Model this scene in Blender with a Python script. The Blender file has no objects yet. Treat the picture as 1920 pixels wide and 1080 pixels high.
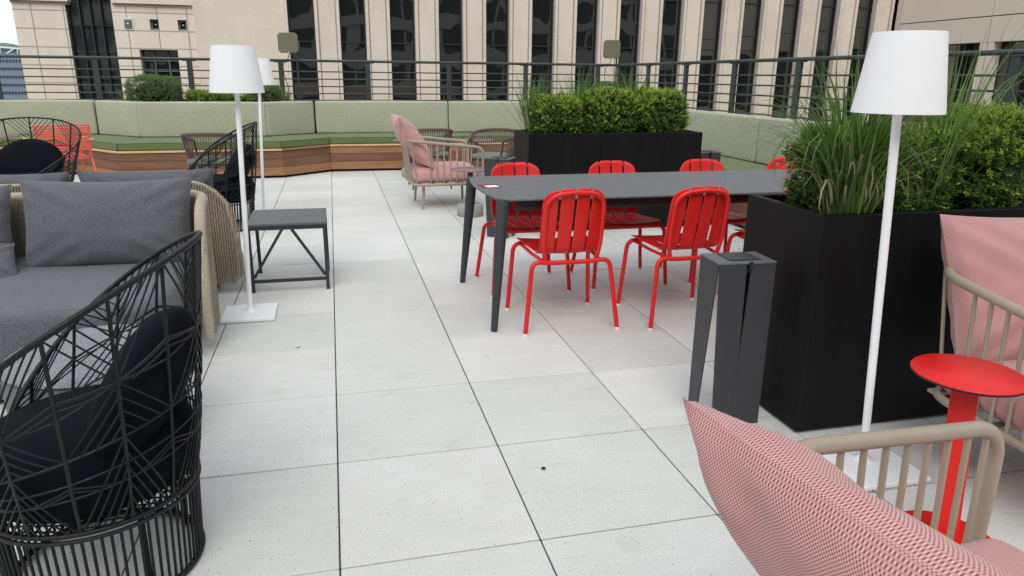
import bpy, bmesh, math, random
import numpy as np
from mathutils import Vector, Matrix, noise
random.seed(7); rng = np.random.default_rng(7)
PI = math.pi; R = math.radians
scene = bpy.context.scene
C = scene.collection

# ---------------------------------------------------------------- camera
cam_d = bpy.data.cameras.new('camera'); cam = bpy.data.objects.new('camera', cam_d); C.objects.link(cam)
yaw, pitch, roll = -0.24304, 0.28748, 0.01038
cy, sy, cp, sp, cr, sr = math.cos(yaw), math.sin(yaw), math.cos(pitch), math.sin(pitch), math.cos(roll), math.sin(roll)
fw = Vector((-sy*cp, cy*cp, -sp)); rt = Vector((cy, sy, 0)); up = rt.cross(fw)
r2 = cr*rt+sr*up; u2 = -sr*rt+cr*up
cam.matrix_world = Matrix(((r2.x, u2.x, -fw.x, 0.0536), (r2.y, u2.y, -fw.y, -1.8384), (r2.z, u2.z, -fw.z, 1.3847), (0, 0, 0, 1)))
cam_d.sensor_width = 36; cam_d.lens = 36*1340.25/1920; cam_d.sensor_fit = 'HORIZONTAL'
cam_d.clip_start = 0.05; cam_d.clip_end = 6000
scene.camera = cam

# ---------------------------------------------------------------- world and sun (overcast)
SUN_EL, SUN_AZ = R(44), R(196)
w = bpy.data.worlds.new("World"); scene.world = w; w.use_nodes = True
nt = w.node_tree; nt.nodes.clear()
out = nt.nodes.new('ShaderNodeOutputWorld'); bg = nt.nodes.new('ShaderNodeBackground'); bg.inputs[1].default_value = 0.15
sky = nt.nodes.new('ShaderNodeTexSky'); sky.sky_type = 'NISHITA'; sky.sun_disc = False
sky.sun_elevation = SUN_EL; sky.sun_rotation = SUN_AZ; sky.dust_density = 2.0
tc = nt.nodes.new('ShaderNodeTexCoord'); mp = nt.nodes.new('ShaderNodeMapping'); mp.inputs['Scale'].default_value = (1, 1, 4)
nz = nt.nodes.new('ShaderNodeTexNoise'); nz.inputs['Scale'].default_value = 2.2; nz.inputs['Detail'].default_value = 7
rp = nt.nodes.new('ShaderNodeValToRGB'); rp.color_ramp.elements[0].position = .3; rp.color_ramp.elements[0].color = (.72, .72, .72, 1)
rp.color_ramp.elements[1].position = .7; rp.color_ramp.elements[1].color = (.96, .96, .96, 1)
cl = nt.nodes.new('ShaderNodeValToRGB'); cl.color_ramp.elements[0].color = (4.6, 4.9, 5.2, 1); cl.color_ramp.elements[1].color = (6.6, 6.7, 6.8, 1)
mx = nt.nodes.new('ShaderNodeMix'); mx.data_type = 'RGBA'
L = nt.links.new
L(tc.outputs['Generated'], mp.inputs[0]); L(mp.outputs[0], nz.inputs[0]); L(nz.outputs[0], rp.inputs[0]); L(nz.outputs[0], cl.inputs[0])
L(rp.outputs[0], mx.inputs[0]); L(sky.outputs[0], mx.inputs[6]); L(cl.outputs[0], mx.inputs[7]); L(mx.outputs[2], bg.inputs[0]); L(bg.outputs[0], out.inputs[0])
sd = bpy.data.lights.new('sun', 'SUN'); sd.energy = 1.4; sd.angle = R(40); sd.color = (1, .97, .92)
so = bpy.data.objects.new('sun', sd); C.objects.link(so)
sdir = Vector((math.sin(SUN_AZ)*math.cos(SUN_EL), math.cos(SUN_AZ)*math.cos(SUN_EL), math.sin(SUN_EL)))
so.rotation_euler = sdir.to_track_quat('Z', 'Y').to_euler()
scene.view_settings.view_transform = 'Standard'; scene.view_settings.look = 'None'
scene.view_settings.exposure = 0.31; scene.view_settings.gamma = 1.0

# ---------------------------------------------------------------- material helpers
def srgb(r, g, b):
    f = lambda c: (c/255/12.92) if c <= 10.3 else ((c/255+.055)/1.055)**2.4
    return (f(r), f(g), f(b))
class NT:
    def __init__(s, name):
        s.m = bpy.data.materials.new(name); s.m.use_nodes = True; s.t = s.m.node_tree
        s.b = s.t.nodes['Principled BSDF']
    def n(s, typ, **kw):
        x = s.t.nodes.new(typ)
        for k, v in kw.items(): setattr(x, k, v)
        return x
    def l(s, a, b): s.t.links.new(a, b)
    def coord(s, scale=(1, 1, 1), which='Object'):
        c = s.n('ShaderNodeTexCoord'); m = s.n('ShaderNodeMapping'); m.inputs['Scale'].default_value = scale
        s.l(c.outputs[which], m.inputs[0]); return m.outputs[0]
    def noise(s, vec, scale, detail=3, rough=.5):
        x = s.n('ShaderNodeTexNoise'); x.inputs['Scale'].default_value = scale; x.inputs['Detail'].default_value = detail; x.inputs['Roughness'].default_value = rough
        if vec is not None: s.l(vec, x.inputs[0])
        return x.outputs[0]
    def ramp(s, fac, stops):
        x = s.n('ShaderNodeValToRGB'); e = x.color_ramp.elements
        while len(e) < len(stops): e.new(.5)
        for i, (p, c) in enumerate(stops):
            e[i].position = p; e[i].color = (*c, 1) if len(c) == 3 else c
        s.l(fac, x.inputs[0]); return x.outputs[0]
    def mix(s, fac, a, b, mode='MIX'):
        x = s.n('ShaderNodeMix', data_type='RGBA', blend_type=mode)
        for i, v in ((0, fac), (6, a), (7, b)):
            if hasattr(v, 'links'): s.l(v, x.inputs[i])
            elif i == 0: x.inputs[0].default_value = v
            else: x.inputs[i].default_value = (*v, 1)
        return x.outputs[2]
    def math(s, op, a, b=0.0):
        x = s.n('ShaderNodeMath', operation=op)
        for i, v in ((0, a), (1, b)):
            if hasattr(v, 'links'): s.l(v, x.inputs[i])
            else: x.inputs[i].default_value = v
        return x.outputs[0]
    def bump(s, h, strength=.3, dist=.002):
        x = s.n('ShaderNodeBump'); x.inputs['Strength'].default_value = strength; x.inputs['Distance'].default_value = dist
        s.l(h, x.inputs['Height']); s.l(x.outputs[0], s.b.inputs['Normal'])
    def fin(s, col=None, rough=.6, metal=0, spec=None, coat=None, sheen=None):
        if col is not None:
            if hasattr(col, 'links'): s.l(col, s.b.inputs['Base Color'])
            else: s.b.inputs['Base Color'].default_value = (*col, 1)
        if hasattr(rough, 'links'): s.l(rough, s.b.inputs['Roughness'])
        else: s.b.inputs['Roughness'].default_value = rough
        s.b.inputs['Metallic'].default_value = metal
        if spec is not None: s.b.inputs['Specular IOR Level'].default_value = spec
        if coat is not None: s.b.inputs['Coat Weight'].default_value = coat
        if sheen is not None: s.b.inputs['Sheen Weight'].default_value = sheen
        return s.m

def painted(name, col, rough=.45, var=.12, spec=.5, scale=9, bump=.08):
    t = NT(name); v = t.coord()
    n1 = t.noise(v, scale, 5, .6)
    c = t.ramp(n1, [(.3, tuple(x*(1-var) for x in col)), (.7, tuple(min(1, x*(1+var)) for x in col))])
    n2 = t.noise(v, 900, 2); t.bump(n2, bump, .0006)
    r = t.ramp(t.noise(v, 35, 3), [(.3, (rough*.85,)*3), (.7, (min(1, rough*1.15),)*3)])
    return t.fin(c, r, spec=spec)

def fabric(name, a, b, scale=700, stretch=(1, 1, 1), bump=.5, lo=.38, hi=.62, big=.06, sheen=.15, spec=.25):
    t = NT(name); v = t.coord(stretch)
    n1 = t.noise(v, scale, 2, .7)
    c = t.ramp(n1, [(lo, a), (hi, b)])
    n0 = t.noise(t.coord(), 5, 4)
    c = t.mix(1.0, c, t.ramp(n0, [(.3, (1-big*2,)*3), (.7, (1,)*3)]), 'MULTIPLY')
    t.bump(n1, bump, .0015)
    return t.fin(c, .92, spec=spec, sheen=sheen)

M = {}
# paving
t = NT('paving'); v = t.coord(which='Object')
geo = t.n('ShaderNodeNewGeometry')
per = t.ramp(geo.outputs['Random Per Island'], [(0, srgb(209, 210, 206)), (.35, srgb(216, 217, 213)), (.7, srgb(220, 220, 217)), (1, srgb(225, 225, 222))])
sp1 = t.ramp(t.noise(v, 190, 3, .6), [(.32, (.70,)*3), (.46, (.98,)*3), (.62, (1.0,)*3), (.75, (1.08,)*3)])
sp2 = t.ramp(t.noise(v, 95, 2, .5), [(.27, (.42,)*3), (.315, (1,)*3)])
sp3 = t.ramp(t.noise(v, 5.5, 6, .7), [(.28, (.84, .835, .82)), (.42, (1,)*3), (.64, (1,)*3), (.78, (.93,)*3)])
big = t.ramp(t.noise(v, 1.3, 6, .65), [(.3, (.88, .88, .87)), (.7, (1,)*3)])
str_ = t.ramp(t.noise(t.coord((1.2, 9, 1)), 2.0, 5, .7), [(.35, (.955,)*3), (.6, (1,)*3)])
c = t.mix(1, per, sp1, 'MULTIPLY'); c = t.mix(1, c, sp2, 'MULTIPLY'); c = t.mix(.8, c, sp3, 'MULTIPLY'); c = t.mix(1, c, big, 'MULTIPLY'); c = t.mix(1, c, str_, 'MULTIPLY')
t.bump(t.noise(v, 260, 3), .25, .001); M['paving'] = t.fin(c, .8, spec=.35)
M['joint'] = painted('joint_dark', (.02, .02, .021), .9)
M['soil'] = painted('soil', (.035, .024, .016), .95, .4, bump=.8)
# wood planks
t = NT('ipe_wood'); geo = t.n('ShaderNodeNewGeometry')
tcn = t.n('ShaderNodeTexCoord'); add = t.n('ShaderNodeVectorMath', operation='ADD'); cmb = t.n('ShaderNodeCombineXYZ')
rs = t.math('MULTIPLY', geo.outputs['Random Per Island'], 37.0)
for i in range(3): t.l(rs, cmb.inputs[i])
t.l(tcn.outputs['Object'], add.inputs[0]); t.l(cmb.outputs[0], add.inputs[1])
mpn = t.n('ShaderNodeMapping'); mpn.inputs['Scale'].default_value = (1.2, 6, 13); t.l(add.outputs[0], mpn.inputs[0])
g1 = t.noise(mpn.outputs[0], 1.6, 6, .62)
wv = t.n('ShaderNodeTexWave', wave_type='BANDS', bands_direction='Z'); wv.inputs['Scale'].default_value = .9; wv.inputs['Distortion'].default_value = 7; wv.inputs['Detail'].default_value = 3; wv.inputs['Detail Scale'].default_value = .8
t.l(mpn.outputs[0], wv.inputs[0])
base = t.ramp(geo.outputs['Random Per Island'], [(0, srgb(106, 76, 58)), (.3, srgb(134, 98, 73)), (.6, srgb(160, 120, 86)), (.8, srgb(144, 106, 78)), (1, srgb(116, 82, 64))])
gr = t.ramp(g1, [(.25, (.55, .5, .45)), (.5, (.9, .88, .86)), (.75, (1.15, 1.12, 1.05))])
c = t.mix(.85, base, gr, 'MULTIPLY'); c = t.mix(.25, c, t.ramp(wv.outputs[0], [(.2, (.6, .5, .45)), (.8, (1, 1, 1))]), 'MULTIPLY')
t.bump(g1, .2, .002); M['wood'] = t.fin(c, .5, spec=.4)
M['wood_light'] = painted('pale_wood', srgb(205, 170, 122), .55, .12)
M['toe'] = painted('toe_kick', (.008, .006, .006), .9)
# fabrics
M['sage'] = fabric('sage_weave', srgb(142, 146, 122), srgb(192, 194, 170), 190, (.3, .3, 1.7), .35, .33, .67, .02)
M['green'] = fabric('green_canvas', srgb(88, 102, 60), srgb(106, 120, 76), 900, (1, 1, 1), .2, .3, .7, .05)
M['piping_green'] = painted('green_piping', srgb(70, 96, 48), .9)
M['grey_fab'] = fabric('grey_heather', srgb(60, 62, 67), srgb(122, 124, 130), 330, (1, 1, 1), .7, .32, .68, .03)
M['grey_fab2'] = fabric('grey_heather_light', srgb(92, 93, 99), srgb(160, 160, 166), 210, (1, 1, 1), .6, .36, .64, .04)
M['black_fab'] = fabric('black_canvas', srgb(10, 12, 19), srgb(18, 20, 28), 600, (1, 1, 1), .3, sheen=0, spec=.12)
M['seat_grey'] = fabric('grey_green_canvas', srgb(96, 100, 92), srgb(130, 133, 124), 600)
def woven(name, base, white, dark, p=.0065):
    t = NT(name); uv = t.n('ShaderNodeTexCoord'); s = t.n('ShaderNodeSeparateXYZ'); t.l(uv.outputs['UV'], s.inputs[0])
    k = 2*PI/p
    a = t.math('SINE', t.math('MULTIPLY', s.outputs[0], k)); b = t.math('SINE', t.math('MULTIPLY', s.outputs[1], k))
    pr = t.math('MULTIPLY', a, b)
    f = t.math('ADD', t.math('MULTIPLY', pr, .5), .5)
    c = t.ramp(f, [(.06, white), (.36, base), (.58, base), (.86, dark)])
    n0 = t.noise(t.coord(), 7, 4); c = t.mix(1, c, t.ramp(n0, [(.3, (.9,)*3), (.7, (1.0,)*3)]), 'MULTIPLY')
    t.bump(f, .6, .0012); return t.fin(c, .9, spec=.25, sheen=.2)
M['pink_woven'] = woven('pink_woven_cloth', srgb(200, 146, 145), srgb(220, 188, 184), srgb(126, 68, 72), .0058)
M['pink_plain'] = woven('pink_fine_cloth', srgb(204, 154, 154), srgb(222, 186, 183), srgb(160, 102, 104), .005)
M['rope_tan'] = fabric('tan_rope', srgb(124, 113, 98), srgb(168, 155, 136), 300, (1, 1, .35), .6)
M['rope_pale'] = fabric('pale_rope', srgb(150, 140, 122), srgb(196, 186, 166), 300, (1, 1, 1), .8)
M['rope_brown'] = fabric('brown_rope', srgb(78, 58, 58), srgb(118, 92, 90), 500, (1, 1, .4), .5)
# metals and paint
M['black_wire'] = painted('black_wire', srgb(16, 17, 21), .5, .1, .35)
M['red'] = painted('red_paint', srgb(216, 28, 24), .42, .07, .5, 14, .12)
M['coral'] = painted('coral_paint', srgb(226, 92, 80), .45, .06)
M['taupe'] = painted('taupe_paint', srgb(160, 148, 130), .42, .05)
M['white'] = painted('white_paint', srgb(244, 245, 247), .4, .02)
t = NT('white_shade'); v = t.coord((1, 1, 6)); n1 = t.noise(v, 300, 2); t.bump(n1, .12, .0006)
cc_ = t.ramp(n1, [(.3, srgb(249, 250, 251)), (.7, srgb(253, 253, 254))]); M['shade'] = t.fin(cc_, .6, spec=.3)
tr = t.n('ShaderNodeBsdfTranslucent'); tr.inputs[0].default_value = (.95, .96, .97, 1); ms_ = t.n('ShaderNodeMixShader'); ms_.inputs[0].default_value = .18
t.l(t.b.outputs[0], ms_.inputs[1]); t.l(tr.outputs[0], ms_.inputs[2]); t.l(ms_.outputs[0], t.t.nodes['Material Output'].inputs[0])
M['anthracite'] = painted('anthracite_paint', srgb(52, 56, 60), .5, .08)
M['anthracite_face'] = painted('anthracite_sheet', srgb(54, 55, 58), .5, .06)
M['stool_top'] = painted('stool_top_grey', srgb(96, 98, 102), .5, .02)
M['dark_frame'] = painted('dark_frame', srgb(44, 46, 50), .5, .08)
t = NT('black_planter'); n1 = t.noise(t.coord((3, 3, .35)), 3, 6, .7); n2 = t.noise(t.coord(), 40, 5, .75)
c = t.mix(1, t.ramp(n1, [(.35, srgb(6, 6, 8)), (.7, srgb(14, 14, 16))]), t.ramp(n2, [(.45, (1,)*3), (.75, (1.5, 1.48, 1.45))]), 'MULTIPLY')
t.bump(n2, .06, .0008); M['planter'] = t.fin(c, t.ramp(n1, [(.3, (.48,)*3), (.7, (.7,)*3)]), spec=.25)
t = NT('table_ceramic'); v = t.coord(); n1 = t.noise(v, 14, 7, .7); n2 = t.noise(t.coord((1, 3, 1)), 50, 4, .7)
c = t.mix(.5, t.ramp(n1, [(.35, srgb(88, 91, 95)), (.65, srgb(112, 114, 117))]), t.ramp(n2, [(.35, srgb(84, 87, 92)), (.7, srgb(116, 118, 120))]))
M['table_top'] = t.fin(c, .5, spec=.5)
M['rail'] = painted('railing_paint', srgb(52, 60, 59), .5, .08)
M['concrete'] = painted('pedestal_concrete', srgb(158, 157, 150), .85, .08, .3, 25)
M['brown_top'] = painted('mauve_brown_top', srgb(134, 110, 108), .45, .04)
M['brown_metal'] = painted('brown_metal', srgb(84, 68, 66), .5, .06)
M['khaki'] = painted('khaki_panel', srgb(112, 108, 88), .6, .04)
M['black_rubber'] = painted('black_rubber', (.012, .012, .013), .7)
M['paper'] = painted('white_card', srgb(236, 236, 236), .6, .02)
M['maroon'] = painted('maroon_card', srgb(120, 24, 44), .5, .05)
# stone facade
def stone(name, a, b, bw, bh, mortar, dark=.85, off=.5, speck=(.93, 1.03)):
    t = NT(name); c0 = t.n('ShaderNodeTexCoord'); s = t.n('ShaderNodeSeparateXYZ'); t.l(c0.outputs['Object'], s.inputs[0])
    cm = t.n('ShaderNodeCombineXYZ'); t.l(t.math('ADD', s.outputs[0], s.outputs[1]), cm.inputs[0]); t.l(s.outputs[2], cm.inputs[1])
    br = t.n('ShaderNodeTexBrick'); br.offset = off; br.inputs['Scale'].default_value = 1; br.inputs['Brick Width'].default_value = bw; br.inputs['Row Height'].default_value = bh
    br.inputs['Mortar Size'].default_value = mortar; br.inputs['Color1'].default_value = (*a, 1); br.inputs['Color2'].default_value = (*b, 1)
    br.inputs['Mortar'].default_value = (*[x*dark for x in a], 1); br.inputs['Bias'].default_value = 0; t.l(cm.outputs[0], br.inputs[0])
    n1 = t.noise(t.coord(), 9, 6, .65); n2 = t.noise(t.coord((1, 1, .25)), 1.1, 5, .6)
    c = t.mix(1, br.outputs[0], t.ramp(n1, [(.3, (speck[0],)*3), (.7, (speck[1],)*3)]), 'MULTIPLY')
    c = t.mix(1, c, t.ramp(n2, [(.3, (.9, .89, .87)), (.65, (1,)*3)]), 'MULTIPLY')
    t.bump(n1, .2, .01); return t.fin(c, .85, spec=.25)
M['stone_wall'] = stone('facade_stone', srgb(232, 222, 206), srgb(227, 216, 199), 1.45, .5, .008, .86)
M['stone_pier'] = stone('pier_stone', srgb(231, 221, 205), srgb(226, 215, 198), 2.2, .45, .006, .88)
M['stone_trim'] = stone('trim_stone', srgb(230, 218, 207), srgb(226, 214, 202), 3, 1.1, .01, .8)
M['stone_left'] = stone('left_stone', srgb(234, 224, 208), srgb(230, 219, 202), 1.02, .62, .022, .5, 0)
M['concrete_panel'] = painted('precast_panel', srgb(226, 217, 202), .9, .08, .25, 40, .5)
M['concrete_trim'] = painted('precast_trim', srgb(230, 219, 204), .85, .05, .25)
def glass(name, col, wob=.05, rough=.03, spec=1.0, scale=.55):
    t = NT(name); geo = t.n('ShaderNodeNewGeometry'); n1 = t.noise(t.coord((1.3, 1, .8)), scale, 2, .4)
    t.bump(n1, 1.0, wob); t.b.inputs['IOR'].default_value = 1.95; return t.fin(col, rough, spec=.6)
M['glass'] = glass('dark_glass', srgb(30, 34, 33), .035, .015, 1.0, .36)
M['glass2'] = glass('dark_glass_tall', srgb(46, 52, 52), .05, .05, 1.0, .4)
M['mullion'] = painted('mullion_paint', srgb(34, 40, 38), .5)
M['mullion_teal'] = painted('mullion_teal', srgb(88, 106, 104), .5)
M['spandrel'] = painted('spandrel_precast', srgb(186, 184, 178), .8)
M['far_grey'] = painted('far_grey_wall', srgb(120, 132, 148), .8, .04, .3, .2)
M['far_win'] = painted('far_window', srgb(48, 58, 74), .3)
M['far_white'] = painted('white_steel', srgb(222, 226, 232), .6)
M['far_glass'] = painted('far_roof_glass', srgb(128, 150, 150), .3)
M['hill'] = painted('hill_woods', srgb(98, 120, 104), .95, .25, .1, .02)
M['street'] = painted('street_asphalt', (.06, .06, .062), .9, .2, .3, .5)
def leafmat(name, a, b, rough=.5, trans=.25):
    t = NT(name); geo = t.n('ShaderNodeNewGeometry')
    c = t.ramp(geo.outputs['Random Per Island'], [(0, a), (1, b)])
    c = t.mix(.5, c, t.ramp(t.noise(t.coord(), 8, 3), [(.3, (.75,)*3), (.7, (1.15,)*3)]), 'MULTIPLY')
    m = t.fin(c, rough, spec=.4)
    tr = t.n('ShaderNodeBsdfTranslucent'); mixs = t.n('ShaderNodeMixShader'); mixs.inputs[0].default_value = trans
    t.l(c, tr.inputs[0]); t.l(t.b.outputs[0], mixs.inputs[1]); t.l(tr.outputs[0], mixs.inputs[2])
    t.l(mixs.outputs[0], t.t.nodes['Material Output'].inputs[0]); return m
M['leaf_old'] = leafmat('boxwood_leaf', srgb(50, 80, 32), srgb(88, 118, 46), .6)
M['leaf_new'] = leafmat('boxwood_new_growth', srgb(120, 152, 50), srgb(170, 194, 80), .6)
M['leaf_dull'] = leafmat('dull_leaf', srgb(74, 96, 58), srgb(112, 132, 78))
M['leaf_mid'] = leafmat('fresh_leaf', srgb(88, 120, 52), srgb(132, 160, 76))
M['leaf_purple'] = leafmat('purple_leaf', srgb(78, 72, 84), srgb(122, 116, 126))
M['blade'] = leafmat('grass_blade', srgb(64, 100, 42), srgb(118, 150, 70), .5, .3)
M['blade_dry'] = leafmat('dry_blade', srgb(140, 122, 88), srgb(196, 184, 150), .7, .2)
M['leaf_core'] = painted('shaded_inner_leaf', srgb(44, 60, 30), .9, .45, .1, 60, .6)  # shade inside the bushes put into the colour of their core
M['twig'] = painted('twig', srgb(70, 58, 44), .9, .3)
M['leaf_orange'] = leafmat('orange_leaf', srgb(168, 120, 60), srgb(190, 150, 80))

# ---------------------------------------------------------------- geometry helpers
class MB:
    """collects vertices and faces of ONE mesh"""
    def __init__(s): s.v = []; s.f = []; s.mi = []; s.cur = 0; s.sm = []
    def add(s, vs, fs, smooth=True):
        o = len(s.v); s.v += [tuple(x) for x in vs]
        for f in fs: s.f.append(tuple(i+o for i in f)); s.mi.append(s.cur); s.sm.append(smooth)
        return s
    def box(s, c, d, rz=0, bev=0.0, rot=None):
        x, y, z = (a/2 for a in d); m = rot if rot is not None else Matrix.Rotation(rz, 3, 'Z'); c = Vector(c)
        b = min(bev, x*.49, y*.49, z*.49)
        if b <= 0:
            vs = [c+m@Vector((sx*x, sy*y, sz*z)) for sx in (-1, 1) for sy in (-1, 1) for sz in (-1, 1)]
            s.add(vs, [(0, 1, 3, 2), (4, 6, 7, 5), (0, 4, 5, 1), (2, 3, 7, 6), (0, 2, 6, 4), (1, 5, 7, 3)], False)
            return s
        vs = []; idx = {}
        for sx in (-1, 1):
            for sy in (-1, 1):
                for sz in (-1, 1):
                    for k in range(3):
                        p = [sx*(x-b), sy*(y-b), sz*(z-b)]; p[k] = (sx*x, sy*y, sz*z)[k]
                        idx[(sx, sy, sz, k)] = len(vs); vs.append(c+m@Vector(p))
        fs = []
        for k in range(3):
            a, e = (k+1) % 3, (k+2) % 3
            for sg in (-1, 1):
                q = []
                for (u, w_) in ((-1, -1), (1, -1), (1, 1), (-1, 1)):
                    key = [0, 0, 0]; key[k] = sg; key[a] = u; key[e] = w_; q.append(idx[(*key, k)])
                fs.append(tuple(q if sg > 0 else q[::-1]))
                for sg2 in (-1, 1):   # edges between k face (sg) and a face (sg2)
                    q = []
                    for w_, kk in ((-1, k), (1, k), (1, a), (-1, a)):
                        key = [0, 0, 0]; key[k] = sg; key[a] = sg2; key[e] = w_; q.append(idx[(*key, kk)])
                    fs.append(tuple(q))
        for sx in (-1, 1):
            for sy in (-1, 1):
                for sz in (-1, 1): fs.append(tuple(idx[(sx, sy, sz, k)] for k in range(3)))
        s.add(vs, fs, False); return s
    def tube(s, pts, r, n=8, closed=False, caps=True):
        P = [Vector(p) for p in pts]; N = len(P); rr = r if isinstance(r, (list, tuple)) else [r]*N
        tang = []
        for i in range(N):
            if closed: t_ = P[(i+1) % N]-P[i-1]
            else: t_ = P[min(i+1, N-1)]-P[max(i-1, 0)]
            tang.append(t_.normalized() if t_.length > 1e-9 else Vector((0, 0, 1)))
        a = tang[0].orthogonal().normalized(); vs = []
        for i in range(N):
            a = (a-tang[i]*a.dot(tang[i]))
            a = a.normalized() if a.length > 1e-6 else tang[i].orthogonal().normalized()
            b = tang[i].cross(a)
            for k in range(n):
                an = 2*PI*k/n; vs.append(P[i]+(a*math.cos(an)+b*math.sin(an))*rr[i])
        fs = []
        for i in range(N if closed else N-1):
            j = (i+1) % N
            for k in range(n): fs.append((i*n+k, i*n+(k+1) % n, j*n+(k+1) % n, j*n+k))
        if caps and not closed: fs += [tuple(range(n))[::-1], tuple((N-1)*n+k for k in range(n))]
        s.add(vs, fs, True); return s
    def lathe(s, prof, n=40, c=(0, 0), smooth=True):
        vs = []; m = len(prof)
        for k in range(n):
            a = 2*PI*k/n
            for (r, z) in prof: vs.append((c[0]+r*math.cos(a), c[1]+r*math.sin(a), z))
        fs = []
        for k in range(n):
            for j in range(m-1): fs.append((k*m+j, ((k+1) % n)*m+j, ((k+1) % n)*m+j+1, k*m+j+1))
        if prof[0][0] > 1e-6: fs.append(tuple(k*m for k in range(n))[::-1])
        if prof[-1][0] > 1e-6: fs.append(tuple(k*m+m-1 for k in range(n)))
        s.add(vs, fs, smooth); return s
    def prism(s, poly, z0, z1, smooth=False):
        n = len(poly); vs = [(x, y, z0) for x, y in poly]+[(x, y, z1) for x, y in poly]
        fs = [tuple(range(n))[::-1], tuple(range(n, 2*n))]+[(i, (i+1) % n, n+(i+1) % n, n+i) for i in range(n)]
        s.add(vs, fs, smooth); return s
    def grid(s, fn, nu, nv, smooth=True, closed_u=False):
        vs = [fn(i/(nu-1) if not closed_u else i/nu, j/(nv-1)) for i in range(nu) for j in range(nv)]
        fs = [(i*nv+j, ((i+1) % nu)*nv+j, ((i+1) % nu)*nv+j+1, i*nv+j+1) for i in range(nu if closed_u else nu-1) for j in range(nv-1)]
        s.add(vs, fs, smooth); return s
    def build(s, name, mat, parent=None, bevel=0, solid=0, uv=None, subsurf=0, loc=None, rz=0, sharp=35):
        me = bpy.data.meshes.new(name); me.from_pydata(s.v, [], s.f); me.update()
        mats = mat if isinstance(mat, (list, tuple)) else [mat]
        for m_ in mats: me.materials.append(m_)
        me.polygons.foreach_set('material_index', s.mi); me.polygons.foreach_set('use_smooth', s.sm)
        if uv:
            ul = me.uv_layers.new(name='UVMap'); co = np.array(s.uvs, dtype=np.float32)
            li = np.zeros(len(me.loops), dtype=np.int32); me.loops.foreach_get('vertex_index', li)
            ul.data.foreach_set('uv', co[li].ravel())
        bm = bmesh.new(); bm.from_mesh(me); bmesh.ops.recalc_face_normals(bm, faces=bm.faces); bm.to_mesh(me); bm.free(); me.set_sharp_from_angle(angle=R(76)); me.polygons.foreach_set('use_smooth', s.sm)
        o = bpy.data.objects.new(name, me); C.objects.link(o)
        if parent: o.parent = parent
        if loc: o.location = loc
        if rz: o.rotation_euler.z = rz
        if bevel:
            b = o.modifiers.new('bevel', 'BEVEL'); b.width = bevel; b.segments = 2; b.limit_method = 'ANGLE'; b.angle_limit = R(40)
        if solid:
            m_ = o.modifiers.new('solid', 'SOLIDIFY'); m_.thickness = solid; m_.offset = 0
        if subsurf:
            m_ = o.modifiers.new('sub', 'SUBSURF'); m_.levels = subsurf; m_.render_levels = subsurf
        return o
def tag(o, label, cat, group=None, kind=None):
    o['label'] = label
    if cat: o['category'] = cat
    if group: o['group'] = group
    if kind: o['kind'] = kind
    return o
def structure(o): o['kind'] = 'structure'; return o
def thing(name, label, cat, loc=(0, 0, 0), rz=0, group=None, rot=None):
    o = bpy.data.objects.new(name, None); C.objects.link(o); o.location = loc; o.empty_display_size = .1
    o.rotation_euler = rot if rot else (0, 0, rz)
    return tag(o, label, cat, group)
KIDS = {}
def copy_tree(o, label=None, loc=None, rz=None, parent=None, group=None):
    c = o.copy(); C.objects.link(c); c.parent = parent
    if label: c['label'] = label
    if group: c['group'] = group
    if loc is not None: c.location = loc
    if rz is not None: c.rotation_euler = (0, 0, rz)
    for ch in [x for x in list(C.objects) if x.parent == o]: copy_tree(ch, parent=c)
    return c
def roundpath(pts, r, n=6, closed=False):
    P = [Vector(p) for p in pts]; N = len(P); outp = []
    rr = r if isinstance(r, (list, tuple)) else [r]*N
    for i in range(N):
        if not closed and i in (0, N-1): outp.append(P[i]); continue
        a, b, c_ = P[i-1], P[i], P[(i+1) % N]
        d1 = (a-b); d2 = (c_-b); l = min(rr[i], d1.length*.49, d2.length*.49)
        if l < 1e-5: outp.append(b); continue
        p1 = b+d1.normalized()*l; p2 = b+d2.normalized()*l
        for k in range(n+1):
            t_ = k/n; outp.append((1-t_)**2*p1+2*t_*(1-t_)*b+t_**2*p2)
    return outp
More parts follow.
